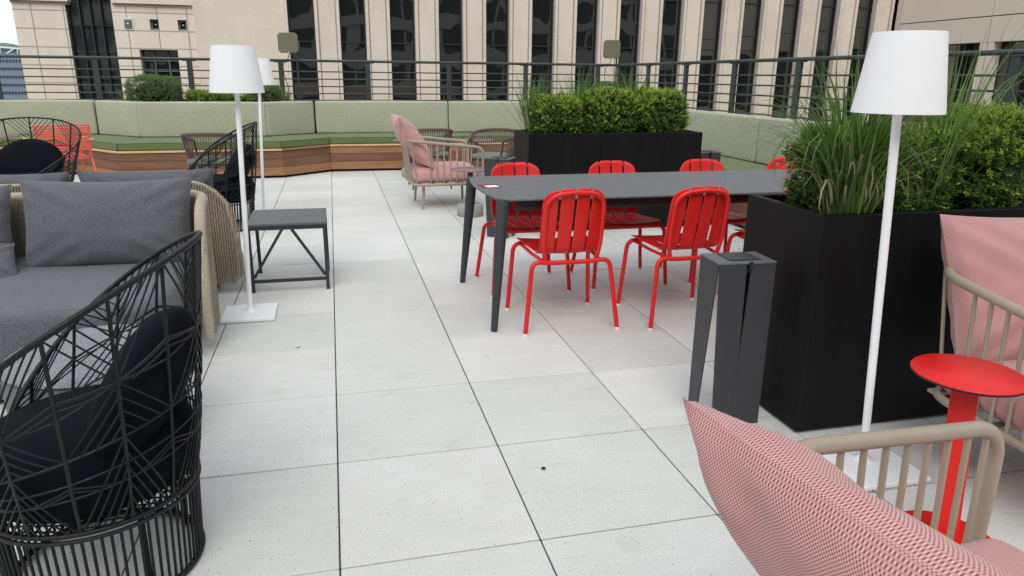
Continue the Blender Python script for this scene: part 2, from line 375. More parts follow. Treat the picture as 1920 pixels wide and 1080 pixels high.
def rcushion(mb, c, d, r, n=10, crown=0.0, rz=0, wr=0.0, seed=0, sag=None):
    """soft rounded box with a slight crown on every face"""
    hx, hy, hz = d[0]/2, d[1]/2, d[2]/2; m = Matrix.Rotation(rz, 3, 'Z') if not isinstance(rz, Matrix) else rz; c = Vector(c)
    r = min(r, hx*.98, hy*.98, hz*.98)
    def samp(h):
        k = max(2, min(26, int(h/.035))); inner = h-r
        a = [inner*(-1+2*i/k) for i in range(k+1)]
        ca = [r*math.tan(R(45)*j/3) for j in range(1, 4)]
        return [-h+0*0 if 0 else -(inner+x) for x in ca[::-1]]+a+[inner+x for x in ca]
    ax = [samp(hx), samp(hy), samp(hz)]; vs = []; fs = []; uvs = []
    for k in range(3):
        a, e = (k+1) % 3, (k+2) % 3
        for sg in (-1, 1):
            o = len(vs); A = ax[a]; E = ax[e]
            for u in A:
                for w_ in E:
                    p = [0, 0, 0]; h = (hx, hy, hz); p[k] = sg*h[k]; p[a] = u; p[e] = w_
                    q = Vector([max(-(h[i]-r), min(h[i]-r, p[i])) for i in range(3)])
                    dv = Vector(p)-q; P_ = q+(dv.normalized()*r if dv.length > 0 else dv)
                    uu, ww = u/h[a], w_/h[e]
                    nn = Vector((0, 0, 0)); nn[k] = sg
                    P_ += nn*crown*max(0, (1-uu*uu))*max(0, (1-ww*ww))
                    if wr:
                        P_ += (dv.normalized() if dv.length else nn)*wr*noise.noise(Vector(P_)*6+Vector((seed, 0, 0)))
                    vs.append(c+m@P_); uvs.append((P_[a]+seed, P_[e]))
            for i in range(len(A)-1):
                for j in range(len(E)-1):
                    q = (o+i*len(E)+j, o+(i+1)*len(E)+j, o+(i+1)*len(E)+j+1, o+i*len(E)+j+1)
                    fs.append(q if sg > 0 else q[::-1])
    mb.add(vs, fs, True)
    if not hasattr(mb, 'uvs'): mb.uvs = []
    mb.uvs += uvs; return mb
def pillow(mb, mat4, W, H, T, n=26, ear=.06, wr=.012, seed=0, sag=0.0, pw=2.4):
    """knife-edge cushion, face in local XZ, thickness along Y"""
    vs = []; fs = []; uvs = []
    for side in (-1, 1):
        o = len(vs)
        for i in range(n+1):
            for j in range(n+1):
                u = -1+2*i/n; v_ = -1+2*j/n
                u = math.copysign(abs(u)**.8, u); v_ = math.copysign(abs(v_)**.8, v_)
                x = u*(1-ear*(1-v_*v_))*W/2; z = v_*(1-ear*(1-u*u))*H/2
                prof = (max(0, 1-abs(u)**pw)*max(0, 1-abs(v_)**pw))**.5
                crease = noise.noise(Vector((x*5+seed, z*5, side*3.1)))*wr*prof*1.2
                # folds that run in from the corners
                cu = abs(u)*abs(v_); crease += wr*.9*math.sin(14*(abs(u)-abs(v_))+seed)*cu*prof*2
                crease += wr*.5*noise.noise(Vector((x*16+seed, z*16, side)))*prof
                y = side*(T/2*prof)+crease
                z2 = z-sag*(1-u*u)*(v_+1)/2*H
                vs.append(mat4@Vector((x, y, z2))); uvs.append((x+side*3+seed, z))
        for i in range(n):
            for j in range(n):
                q = (o+i*(n+1)+j, o+(i+1)*(n+1)+j, o+(i+1)*(n+1)+j+1, o+i*(n+1)+j+1)
                fs.append(q if side > 0 else q[::-1])
    mb.add(vs, fs, True)
    if not hasattr(mb, 'uvs'): mb.uvs = []
    mb.uvs += uvs; return mb
def pmat(loc, yaw=0, tilt=0, rollz=0):
    return Matrix.Translation(loc) @ Matrix.Rotation(yaw, 4, 'Z') @ Matrix.Rotation(tilt, 4, 'X') @ Matrix.Rotation(rollz, 4, 'Y')

# ================================================================ SETTING
mb = MB(); mb.box((0, 0, -30.05), (6000, 6000, .1)); structure(mb.build('street_ground', M['street']))
mb = MB(); mb.box((-.35, 2.3, -15.06), (11.6, 17.8, 29.9)); structure(mb.build('terrace_base', M['joint']))
mb = MB(); g = .61
for i in range(-11, 9):
    for j in range(-8, 16):
        x0, x1, y0, y1 = i*g+.0025, (i+1)*g-.0025, j*g+.0032, (j+1)*g-.0032
        y0 = max(y0, -4.8)
        mb.box(((x0+x1)/2, (y0+y1)/2, -.02+random.uniform(-.0008, .0008)), (x1-x0, y1-y0, .04), bev=.0024)
structure(mb.build('paving', M['paving']))
mb = MB(); mb.box((-.6, 2.5, -.0285), (12.2, 14.6, .045)); structure(mb.build('joint_sand', M['joint']))
mb = MB()
mb.box((-.6, 10.62, .4), (11.6, .3, .98)); mb.box((5.02, 2.9, .4), (.3, 15.1, .98))
structure(mb.build('parapet', M['stone_trim'], bevel=.01))
mb = MB(); mb.prism([(-6.2, 10.37), (-3.45, 10.37), (-2.72, 9.72), (-.82, 9.70), (-.12, 10.22), (4.74, 10.2), (4.74, 10.45), (-6.2, 10.45)], .86, .93); structure(mb.build('planting_bed_soil', M['soil']))
mb = MB(); mb.grid(lambda u, v_: (-1500+u*1800, 1400+v_*500, -30+(60+42*noise.noise(Vector((u*6, v_*2, 0)))+28*noise.noise(Vector((u*23, v_*6, 3)))+9*noise.noise(Vector((u*90, v_*20, 3)))+30*(1-u))*math.sin(PI*min(1, v_+.12))), 220, 24)
structure(mb.build('wooded_hill', M['hill']))

# ---------------------------------------------------------------- railing
rail = thing('railing', 'dark green grey metal guard railing of horizontal bars around the terrace edge', 'railing', (5.0, 10.6, .9))
def rel(p, o): return tuple(a-b for a, b in zip(p, o))
RO = (5.0, 10.6, .9)
posts = [(x, 10.6, 0) for x in (-4.7, -3.36, -2.04, -.69, .67, 2.01, 3.34, 4.66)]+[(5.0, y, 1) for y in (10.46, 9.22, 7.92, 6.61, 5.29, 3.98, 2.66, 1.34, .02)]
for x, y, s in posts:
    mb = MB(); mb.box(rel((x, y, 1.25), RO), (.075 if not s else .04, .04 if not s else .085, .66), bev=.003)
    mb.box(rel((x, y, 1.572), RO), (.2 if not s else .05, .05 if not s else .2, .012), bev=.002)
    mb.build('post', M['rail'], rail)
mb = MB(); mb.tube([rel(p, RO) for p in roundpath([(-6.2, 10.6, 1.597), (5.0, 10.6, 1.597), (5.0, -.5, 1.597)], .05)], .021, 10); mb.build('handrail', M['rail'], rail)
for z in (1.43, 1.315, 1.2, 1.09, .985):
    mb = MB(); mb.tube([rel(p, RO) for p in roundpath([(-6.2, 10.6, z), (5.0, 10.6, z), (5.0, -.5, z)], .03)], .0095, 8); mb.build('rail_bar', M['rail'], rail)

# ---------------------------------------------------------------- antenna panels on the railing
def panel(x, y, label):
    t_ = thing('antenna_panel', label, 'antenna', (x, y, .93), 0, 'khaki antenna panels on the railing')
    mb = MB(); a = .152; c_ = .035; poly = [(-a+c_, -a), (a-c_, -a), (a, -a+c_), (a, a-c_), (a-c_, a), (-a+c_, a), (-a, a-c_), (-a, -a+c_)]
    mb.add([(px, -.03, pz+.93) for px, pz in poly]+[(px, .02, pz+.93) for px, pz in poly], [tuple(range(8)), tuple(range(8, 16))[::-1]]+[(i, (i+1) % 8, 8+(i+1) % 8, 8+i) for i in range(8)], False)
    mb.build('face_plate', M['khaki'], t_, bevel=.008)
    mb = MB(); mb.box((.09, .05, .9), (.16, .05, .12), bev=.01); mb.build('radio_box', M['khaki'], t_, bevel=.01)
    mb = MB(); mb.tube([(.12, .05, .02), (.12, .05, .86)], .014, 8); mb.build('mast', M['rail'], t_)
    mb = MB(); mb.tube(roundpath([(.02, .03, .8), (-.02, .02, .68), (-.1, .02, .62), (-.1, .03, .45), (-.03, .04, .2), (-.08, .03, .02)], .1, 5), .006, 6); mb.build('cable', M['black_rubber'], t_)
    mb = MB(); mb.tube([(.0, -.034, .79), (.0, -.03, .79)], .006, 8); mb.build('bolt', M['white'], t_)
    return t_
panel(-.55, 10.52, 'khaki octagonal antenna panel on a mast at the railing, just right of the lampshades')
panel(4.86, 10.5, 'khaki octagonal antenna panel at the railing corner, above the boxwood planter')

# ================================================================ BUILDINGS
YB = 28.0
fa = thing('office_facade', 'stone office building with long dark vertical window strips between pale piers', 'building', (10, 33, -30))
FO = (10, 33, -30)
def fb(name, mat, boxes, par=fa, org=FO, bev=0):
    mb = MB()
    for c_, d_ in boxes: mb.box(rel(c_, org), d_, bev=bev)
    return mb.build(name, mat, par)
ZT, ZB = 16.0, -30.0; zc = (ZT+ZB)/2; zh = ZT-ZB
fb('plain_wall', M['stone_wall'], [((-3.05, YB+5, zc), (3.2, 10, zh))])
fb('core_wall', M['mullion'], [((12.8, YB+6.2, zc), (28.5, 7.6, zh))])
W0, MW, GW = -1.35, 1.902, .98
for k in range(15):
    x0 = W0+MW*k; x1 = x0+GW; nx = x0+MW
    # window strip : glass with mullions
    wn = fb('window_strip', M['glass'], [(((x0+x1)/2, YB+.35, zc), (GW-.1, .06, zh))])
    fr = [((x0+.03, YB+.3, zc), (.06, .14, zh)), ((x1-.03, YB+.3, zc), (.06, .14, zh))]
    z = -28.6
    while z < 15:
        fr.append((((x0+x1)/2, YB+.3, z), (GW-.13, .1, .05))); z += 1.95
    fb('window_frame', M['mullion'], fr, wn, (0, 0, 0)) if False else None
    mb = MB()
    for c_, d_ in fr: mb.box(rel(c_, FO), d_)
    f_ = mb.build('frame', M['mullion'], wn)
    # stone pier between this strip and the next
    last = (k == 14); px1 = nx if not last else 27.0
    cx = (x1+px1)/2; wd = px1-x1
    pr = fb('pier', M['stone_pier'], [((cx, YB+.25, zc), (wd-.32, .5, zh))])
    mb = MB()
    for sx in (-1, 1):
        mb.box(rel((cx+sx*(wd/2-.055), YB+.2, zc), FO), (.11, .52, zh)); mb.box(rel((cx+sx*(wd/2-.135), YB+.3, zc), FO), (.05, .4, zh))
    mb.build('pier_trim', M['stone_trim'], pr)
fb('edge_trim', M['stone_trim'], [((-1.41, YB+.2, zc), (.12, .5, zh))])

lb = thing('stone_wing', 'pale stone block with a tall dark glass bay and three small square windows', 'building', (-7.5, 33, -30))
LO = (-7.5, 33, -30); YL = 28.4
def lf(name, mat, boxes, par=lb): 
    mb = MB()
    for c_, d_ in boxes: mb.box(rel(c_, LO), d_)
    return mb.build(name, mat, par)
# wall as pieces round the openings (bay x -8.95..-7.45, gridded window x -6.70..-5.39 z .2..2.21)
zt = 3.78
def seg(x0, x1, z0, z1): return (((x0+x1)/2, YL+.3, (z0+z1)/2), (x1-x0, .6, z1-z0))
lf('wall', M['stone_left'], [seg(-10.62, -8.95, -30, zt), seg(-7.45, -6.70, -30, zt), seg(-6.70, -5.39, 2.21, 2.9), seg(-6.70, -5.39, -30, -1.2), seg(-5.39, -4.66, -30, 2.9),
    seg(-6.70, -4.66, 3.27, zt), seg(-6.70, -6.235, 2.9, 3.27), seg(-5.925, -5.285, 2.9, 3.27), seg(-4.975, -4.66, 2.9, 3.27), (( -7.6, YL+4.9, -13.2), (6.0, 8.4, 33.2))])
# small squares
for cx in (-6.95, -6.08, -5.13):
    pass
lf('ledge', M['stone_trim'], [((-9.75, YL+.16, 3.86), (1.9, .62, .16)), ((-9.75, YL+.22, 3.74), (1.8, .5, .09))]); lf('ledge', M['stone_trim'], [((-6.02, YL+.16, 3.86), (2.76, .62, .16)), ((-6.02, YL+.22, 3.74), (2.7, .5, .09))])
bay = lf('glass_bay', M['glass2'], [((-8.2, YL+.32, -11), (1.44, .06, 38))])
mb = MB()
for x in (-8.92, -8.55, -8.2, -7.85, -7.48): mb.box(rel((x, YL+.2, -11), LO), (.05, .2, 38))
z = -10
while z < 8: mb.box(rel((-8.2, YL+.24, z), LO), (1.4, .09, .04)); z += .93
mb.build('mullion_grid', M['mullion'], bay)
gw = lf('grid_window', M['glass'], [((-6.045, YL+.4, .5), (1.29, .05, 3.4))])
mb = MB()
for x in (-6.68, -6.27, -5.78, -5.41): mb.box(rel((x, YL+.33, .5), LO), (.045, .1, 3.4))
for z in (2.19, 1.83, 1.45, 1.25, .85, .45, .05, -.4, -.8): mb.box(rel((-6.045, YL+.335, z), LO), (1.24, .08, .035))
mb.build('window_grid', M['mullion_teal'], gw)
for cx in (-6.08, -5.13):
    sw = lf('square_window', M['glass'], [((cx, YL+.3, 3.085), (.3, .05, .36))])
    mb = MB()
    for sx in (-1, 1): mb.box(rel((cx+sx*.12, YL+.2, 3.085), LO), (.07, .12, .37)); mb.box(rel((cx, YL+.2, 3.085+sx*.15), LO), (.18, .115, .07))
    mb.build('frame', M['mullion_teal'], sw)
    mb = MB(); mb.box(rel((cx, YL+.22, 3.1), LO), (.05, .06, .05)); mb.build('light_fitting', M['white'], sw)
sw = lf('square_window', M['mullion_teal'], [((-6.95, YL-.03, 3.085), (.24, .05, .3))])
mb = MB(); mb.box(rel((-6.95, YL-.01, 3.085), LO), (.36, .03, .42)); mb.build('frame', M['stone_trim'], sw)
mb = MB(); mb.box(rel((-6.95, YL-.07, 3.1), LO), (.05, .05, .05)); mb.build('light_fitting', M['white'], sw)
lf('upper_storey', M['stone_wall'], [((-7.6, YL+4.4, 7.4), (5.9, 7.2, 6.9))])
for x in (-7.0, -6.1, -5.2): lf('upper_window', M['glass'], [((x, YL+.78, 5.1), (.62, .06, 2.0))])

wg = thing('precast_wing', 'precast concrete wing at right with wide dark windows and grooved panel joints', 'building', (31, 20, -30))
WO = (31, 20, -30)
def wf(name, mat, boxes, par=wg):
    mb = MB()
    for c_, d_ in boxes: mb.box(rel(c_, WO), d_)
    return mb.build(name, mat, par)
ys = [27.7, 22.8, 17.9, 13.0, 8.1]
body = [((30.1, 16.9, -7), (8.2, 22.1, 46))]
wf('core', M['mullion'], body)
sur = []
for a_, b_ in zip(ys[:-1], ys[1:]):
    for z0, z1 in ((3.88, 6.7), (2.89, 3.84), (-1.6, -.42), (-4, -1.64)):
        sur.append(((25.7, (a_+b_)/2, (z0+z1)/2), (.4, a_-b_-.035, z1-z0)))
for q_ in sur: wf('panel', M['concrete_panel'], [q_])
wf('panel_end', M['concrete_panel'], [((25.72, 27.86, 0), (.44, .26, 20))])
for y_ in ys[1:]:
    wf('pier', M['concrete_trim'], [((25.7, y_+.18, 1.23), (.38, .30, 3.31)), ((25.7, y_-.18, 1.23), (.38, .30, 3.31)), ((25.77, y_, 1.23), (.3, .06, 3.31))])
for a_, b_ in zip(ys[:-1], ys[1:]):
    wn = wf('window', M['glass'], [((25.95, (a_+b_)/2, 1.23), (.04, a_-b_-.66, 3.31))])
    mb = MB()
    mb.box(rel((25.91, (a_+b_)/2, 1.23), WO), (.06, .06, 3.3)); mb.build('mullion', M['mullion'], wn)

# office block behind the terrace (it is what the dark windows mirror)
ob = thing('banded_office', 'banded office block behind the viewer, mirrored in the dark window strips', 'building', (5, -40, -30))
mb = MB(); mb.box((0, 0, 26), (120, 12, 52)); mb.build('glass_body', M['mullion'], ob)
for k in range(13):
    mb = MB(); mb.box((0, 6.1, 1.5+k*4), (120, .6, 1.5)); mb.build('spandrel', M['spandrel'], ob)
for k in range(32):
    mb = MB(); mb.box((-58+k*3.7, 6.05, 26), (.5, .4, 52)); mb.build('column', M['spandrel'], ob)

fg = thing('grey_office', 'distant blue grey office block with rows of small dark windows', 'building', (-131, 362, -30))
mb = MB(); mb.box((0, 0, 19.3), (26, 24, 38.6)); mb.build('wall', M['far_grey'], fg)
wp = None
for r_ in range(6):
    for k in range(15):
        if wp is None:
            mb = MB(); mb.box((0, 0, 0), (.62, .3, 1.05)); wp = mb.build('window', M['far_win'], fg); o = wp
        else:
            o = wp.copy(); C.objects.link(o)
        o.location = (-5.6+k*1.18, -12.05, 35.6-r_*3.25)
sr_ = thing('steel_roof', 'distant white steel roof structure with slanted struts above the grey office', 'roof structure', (-142, 392, 5))
mb = MB(); mb.box((0, 0, 2.2), (44, 14, .9), rot=Matrix.Rotation(R(3.5), 3, 'Y')); mb.box((0, 0, 6.8), (44, 16, .7), rot=Matrix.Rotation(R(4.5), 3, 'Y')); mb.build('roof_deck', M['far_white'], sr_)
for x in (-16, -9, -2, 5, 12, 19):
    mb = MB(); mb.tube([(x, -7.6, 2.4), (x+5.5, -7.6, 6.3)], .35, 6); mb.tube([(x, -7.6, 6.4), (x-.6, -7.6, 2.4)], .28, 6); mb.build('strut', M['far_white'], sr_)
mb = MB(); mb.box((0, 0, 4.5), (42, 12, 4)); mb.build('glazing', M['far_glass'], sr_)

# ================================================================ BANQUETTE BENCH
bench = thing('banquette_bench', 'long fitted wooden banquette with green seats and sage backs along the railing', 'bench', (0, 9.6, 0))
BO = (0, 9.6, 0)
F = [(-6.1, 9.42), (-3.46, 9.42), (-2.68, 8.52), (-.64, 8.62), (0.0, 9.18), (3.82, 9.18), (3.82, -.4)]
Bk = [(-6.1, 10.16), (-3.33, 10.15), (-2.62, 9.49), (-.88, 9.48), (-.2, 10.0), (4.55, 9.97), (4.55, -.4)]
def lerp(a, b, t_): return (a[0]+(b[0]-a[0])*t_, a[1]+(b[1]-a[1])*t_)
splits = {0: [0, .5, 1], 1: [0, 1], 2: [0, 1], 3: [0, 1], 4: [0, .52, 1], 5: [0, .2, .4, .6, .8, 1]}
bsplits = {0: [0, .5, 1], 1: [0, 1], 2: [0, 1], 3: [0, 1], 4: [0, .441, .78, 1], 5: [0, .252, .455, .66, .865, 1]}
for i in range(6):
    a, b = Vector((*F[i], 0)), Vector((*F[i+1], 0)); d = (b-a); ln = d.length; ang = math.atan2(d.y, d.x); nrm = Vector((-d.y, d.x, 0)).normalized()
    # planks : three courses; each plank its own island so that each has its own tone
    mb = MB()
    cuts = [0, ln] if ln < 2.2 else [0]+[ln*(k+1)/math.ceil(ln/2.1) for k in range(math.ceil(ln/2.1))]
    for c0, (z0, z1) in enumerate(((.035, .148), (.152, .265), (.269, .372))):
        for k in range(len(cuts)-1):
            u0, u1 = cuts[k]+.001, cuts[k+1]-.001
            mb.box(((u0+u1)/2-ln/2, .012, (z0+z1)/2), (u1-u0, .024, z1-z0), bev=.002)
    mid = (a+b)/2
    mb.build('front_planks', M['wood'], bench, loc=rel((mid.x, mid.y, 0), BO), rz=ang)
    mb = MB(); mb.box((0, .03, .388), (ln+.0, .1, .026), bev=.003); mb.build('wood_lip', M['wood_light'] if i in (0, 1, 2, 4) else M['wood'], bench, loc=rel((mid.x, mid.y, 0), BO), rz=ang)
    mb = MB(); mb.box((0, .06, .19), (ln-.02, .05, .37)); mb.build('toe_kick', M['toe'], bench, loc=rel((mid.x, mid.y, 0), BO), rz=ang)
    for s0, s1 in zip(splits[i][:-1], splits[i][1:]):
        p = [lerp(F[i], F[i+1], s0), lerp(F[i], F[i+1], s1), lerp(Bk[i], Bk[i+1], s1), lerp(Bk[i], Bk[i+1], s0)]
        cx = sum(q[0] for q in p)/4; cy_ = sum(q[1] for q in p)/4
        q = [((x-cx)*.996, (y-cy_)*.996) for x, y in p]
        mb = MB()
        # crowned cushion top as a bilinear sheet with rounded rim
        def top(u, v_, z1=.5, z0=.404):
            A = lerp(q[0], q[1], u); B_ = lerp(q[3], q[2], u); P_ = lerp(A, B_, v_)
            return (P_[0], P_[1], z1+.010*(1-(2*u-1)**6)*(1-(2*v_-1)**6)+.002*noise.noise(Vector((P_[0]*4+cx, P_[1]*4, 0))))
        mb.grid(top, 24, 12)
        mb.prism(q, .404, .4995); 
        o = mb.build('seat_cushion', M['green'], bench, loc=rel((cx, cy_, 0), BO), bevel=.018)
for i in range(6):
    a0, b0 = Vector((*Bk[i], 0)), Vector((*Bk[i+1], 0))
    for s0, s1 in zip(bsplits[i][:-1], bsplits[i][1:]):
        a, b = a0.lerp(b0, s0), a0.lerp(b0, s1); d = b-a; ln = d.length; ang = math.atan2(d.y, d.x)
        mid = (a+b)/2
        mb = MB(); rcushion(mb, (0, .07, .745), (ln-.02, .14, .49), .024, crown=.008, wr=.002, seed=i*3+s0)
        mb.build('back_cushion', M['sage'], bench, loc=rel((mid.x, mid.y, 0), BO), rz=ang)
mb = MB()
for i in range(6):
    a, b = Vector((*Bk[i], 0)), Vector((*Bk[i+1], 0)); d = b-a; ang = math.atan2(d.y, d.x); n_ = Vector((-d.y, d.x, 0)).normalized(); mid = (a+b)/2+n_*.16
    mb.box(rel((mid.x, mid.y, .48), BO), (d.length+(.1 if i in (4, 5) else 0), .03, .94), rz=ang)
mb.build('back_panel', M['toe'], bench)

# ================================================================ LEAF AND GRASS MESHES
def leaves_mesh(name, mats, P, D, N, ln, wd, mi, parent):
    """one folded two-quad leaf per entry: P base, D direction, N side vector"""
    n = len(P); D = D/np.linalg.norm(D, axis=1, keepdims=True); S = np.cross(D, N); S /= np.linalg.norm(S, axis=1, keepdims=True)+1e-9
    U = np.cross(S, D); ln = ln[:, None]; wd = wd[:, None]
    v0 = P; v1 = P+D*ln*.5+S*wd*.5+U*wd*.18; v2 = P+D*ln-U*ln*.10; v3 = P+D*ln*.5-S*wd*.5+U*wd*.18; vm = P+D*ln*.5
    V = np.stack([v0, v1, v2, v3, vm], 1).reshape(-1, 3).astype(np.float32)
    b = np.arange(n)[:, None]*5
    Fa = np.concatenate([b+np.array([[0, 1, 4]]), b+np.array([[1, 2, 4]]), b+np.array([[4, 2, 3]]), b+np.array([[0, 4, 3]])], 1).reshape(-1, 3)
    me = bpy.data.meshes.new(name); me.vertices.add(len(V)); me.vertices.foreach_set('co', V.ravel())
    me.loops.add(len(Fa)*3); me.loops.foreach_set('vertex_index', Fa.ravel().astype(np.int32))
    me.polygons.add(len(Fa)); me.polygons.foreach_set('loop_start', np.arange(0, len(Fa)*3, 3, dtype=np.int32))
    for m_ in mats: me.materials.append(m_)
    me.polygons.foreach_set('material_index', np.repeat(mi, 4).astype(np.int32)); me.update(calc_edges=True); me.validate()
    o = bpy.data.objects.new(name, me); C.objects.link(o); o.parent = parent; return o
def bush(name, label, cat, c, size, nspr=900, lps=10, leaf=(.017, .008), group=None, mats=('leaf_old', 'leaf_new'), newbias=.5, boxy=.55, upw=.5, seed=0, shoot=.05, fuzz=.03):
    r_ = np.random.default_rng(seed+11); t_ = thing(name, label, cat, c, 0, group)
    sx, sy_, sz = size[0]/2, size[1]/2, size[2]
    d = r_.normal(size=(nspr, 3)); d /= np.linalg.norm(d, axis=1, keepdims=True)
    d[:, 2] = np.where(d[:, 2] < -.75, -d[:, 2], d[:, 2])
    sgn = np.sign(d); q = sgn*np.abs(d)**boxy; q /= np.max(np.abs(q), axis=1, keepdims=True)**.6
    q = q/np.maximum(1, np.linalg.norm(q, axis=1, keepdims=True)/1.25)
    lump = np.array([noise.noise(Vector((x*2.3+seed, y*2.3, z*2.3))) for x, y, z in q])*.16+np.array([noise.noise(Vector((x*6+seed, y*6, z*6))) for x, y, z in q])*.07
    rad = (1+lump)*r_.uniform(.70, 1.0, nspr)**.5
    P = np.stack([q[:, 0]*sx*rad, q[:, 1]*sy_*rad, sz*.5+q[:, 2]*sz*.5*rad], 1)
    P[:, 2] = np.maximum(P[:, 2], .01)
    dirn = d+np.array([0, 0, upw])+r_.normal(size=(nspr, 3))*.35; dirn /= np.linalg.norm(dirn, axis=1, keepdims=True)
    hh = np.clip(P[:, 2]/sz, 0, 1); isnew = r_.uniform(size=nspr) < newbias*(.12+(hh**2.2)*1.7)
    LP = []; LD = []; LN = []; LL = []; LW = []; MI = []
    for k in range(nspr):
        sl = shoot*(r_.uniform(.7, 1.3)+(fuzz*8 if isnew[k] and r_.uniform() < .3 else 0))
        a = np.cross(dirn[k], [0.3, .5, .1]); a /= np.linalg.norm(a); b = np.cross(dirn[k], a)
        ph = r_.uniform(0, 6.28)
        for j in range(lps):
            tt = (j+.5)/lps; an = ph+j*2.4; side = a*math.cos(an)+b*math.sin(an)
            LP.append(P[k]+dirn[k]*sl*(tt-.6)); LD.append(dirn[k]*(.35+.75*tt)+side*(1-.55*tt)+r_.normal(size=3)*.12); LN.append(dirn[k])
            s_ = r_.uniform(.75, 1.2)*(1-.25*tt); LL.append(leaf[0]*s_); LW.append(leaf[1]*s_); MI.append(1 if (isnew[k] and tt > .2) or r_.uniform() < .05 else 0)
    leaves_mesh('foliage', [M[x] for x in mats], np.array(LP), np.array(LD), np.array(LN), np.array(LL), np.array(LW), np.array(MI), t_)
    mb = MB()      # opaque core, its dark colour stands for shade between the leaves
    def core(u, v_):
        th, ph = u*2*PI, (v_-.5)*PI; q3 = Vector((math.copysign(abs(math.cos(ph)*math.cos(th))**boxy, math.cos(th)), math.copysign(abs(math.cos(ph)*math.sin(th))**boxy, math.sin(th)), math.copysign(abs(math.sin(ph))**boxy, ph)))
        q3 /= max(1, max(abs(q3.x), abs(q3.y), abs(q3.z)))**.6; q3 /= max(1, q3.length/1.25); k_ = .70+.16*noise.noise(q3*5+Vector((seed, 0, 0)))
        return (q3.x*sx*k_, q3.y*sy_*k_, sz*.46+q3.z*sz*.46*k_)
    mb.grid(core, 40, 22, True, True); mb.build('inner_shade_core', M['leaf_core'], t_)
    mb = MB()
    for k in range(26):
        an = r_.uniform(0, 6.28); e = r_.uniform(.2, 1); p1 = Vector((math.cos(an)*sx*.75*e, math.sin(an)*sy_*.75*e, sz*r_.uniform(.5, .85)))
        mb.tube([(p1.x*.15, p1.y*.15, -.03), (p1.x*.5, p1.y*.5, p1.z*.4), p1], [.006, .004, .002], 5)
    mb.build('stems', M['twig'], t_); return t_
def grass(name, label, c, n=170, h=.5, spread=.06, lean=.5, width=.0065, dry=.15, seed=0, group=None, sweep=(0, 0), droop=1.0, cat='ornamental grass', hang=.14):
    r_ = random.Random(seed+5); t_ = thing(name, label, cat, c, 0, group); A = MB(); B_ = MB()
    for k in range(n):
        isdry = r_.random() < dry; m_ = B_ if isdry else A
        an = r_.uniform(0, 2*PI); rr = spread*math.sqrt(r_.random()); b = Vector((math.cos(an)*rr, math.sin(an)*rr, 0))
        dv = Vector((math.cos(an+r_.gauss(0, .7)), math.sin(an+r_.gauss(0, .7)), 0)); ln = h*r_.uniform(.55, 1.15)*(1.0 if not isdry else .8)
        el = abs(r_.gauss(0, lean))+.04; dr = droop*(r_.uniform(.1, .9)**1.7*1.5+(.7 if isdry else 0)); N = 8; p = b.copy(); wv_ = width*r_.uniform(.6, 1.25)
        ang = el; az = math.atan2(dv.y, dv.x); pts = [p.copy()]
        if r_.random() < hang: dr += r_.uniform(1.1, 2.1); ln *= r_.uniform(.9, 1.25)
        for j in range(N):
            ang += dr*(j/N)**1.3*.42
            st = Vector((math.cos(az)*math.sin(ang), math.sin(az)*math.sin(ang), math.cos(ang)))*ln/N
            st += Vector((sweep[0], sweep[1], 0))*ln/N; p = p+st; pts.append(p.copy())
        side = Vector((-math.sin(az+r_.uniform(-.9, .9)), math.cos(az), 0)).normalized(); vs = []
        for j, q in enumerate(pts):
            w_ = wv_*(1-(j/N)**2.2)*(.6+.4*min(1, j/2))/2+.0002; upv = Vector((0, 0, w_*.35)); vs += [q-side*w_+upv, q, q+side*w_+upv]
        fs = []
        for j in range(N): o = j*3; fs += [(o, o+1, o+4, o+3), (o+1, o+2, o+5, o+4)]
        m_.add(vs, fs, True)
    A.build('blades', M['blade'], t_)
    if B_.v: B_.build('dry_blades', M['blade_dry'], t_)
    return t_

# ================================================================ PLANTERS
def planter(name, label, x0, x1, y0, y1, h):
    cx, cy_ = (x0+x1)/2, (y0+y1)/2; t_ = thing(name, label, 'planter', (cx, cy_, 0), 0, 'black metal planter boxes'); a, b = (x1-x0)/2, (y1-y0)/2; th = .035
    mb = MB()
    o = [(-a, -b), (a, -b), (a, b), (-a, b)]; i_ = [(-a+th, -b+th), (a-th, -b+th), (a-th, b-th), (-a+th, b-th)]
    vs = [(*p, .012) for p in o]+[(*p, h) for p in o]+[(*p, h) for p in i_]+[(*p, h-.2) for p in i_]; fs = [(0, 3, 2, 1)]
    for k in range(4):
        n_ = (k+1) % 4; fs += [(k, n_, 4+n_, 4+k), (4+k, 4+n_, 8+n_, 8+k), (8+k, 8+n_, 12+n_, 12+k)]
    mb.add(vs, fs, False); mb.build('box_shell', M['planter'], t_, bevel=.004)
    mb = MB(); mb.grid(lambda u, v_: (-a+th+u*2*(a-th), -b+th+v_*2*(b-th), h-.065+.012*noise.noise(Vector((u*14, v_*5, 0)))), 40, 14); mb.build('soil', M['soil'], t_)
    return t_
planter('planter_box', 'long black planter box with three boxwoods behind the dining table', 1.74, 3.44, 4.41, 4.94, .9)
planter('planter_box', 'black planter box with tall grass beside the white lamp at right', 1.81, 4.0, .43, .95, .9)
gb = 'boxwoods in the black planters'
bush('boxwood', 'clipped boxwood at the left end of the planter behind the dining table', 'shrub', (2.05, 4.66, .84), (.45, .42, .37), 1700, 9, (.027, .013), gb, boxy=.78, seed=1)
bush('boxwood', 'clipped boxwood in the middle of the planter behind the dining table', 'shrub', (2.57, 4.66, .84), (.49, .44, .43), 1900, 9, (.027, .013), gb, boxy=.78, seed=2)
bush('boxwood', 'clipped boxwood at the right end of the planter behind the dining table', 'shrub', (3.08, 4.66, .84), (.49, .44, .43), 1900, 9, (.027, .013), gb, boxy=.78, seed=3)
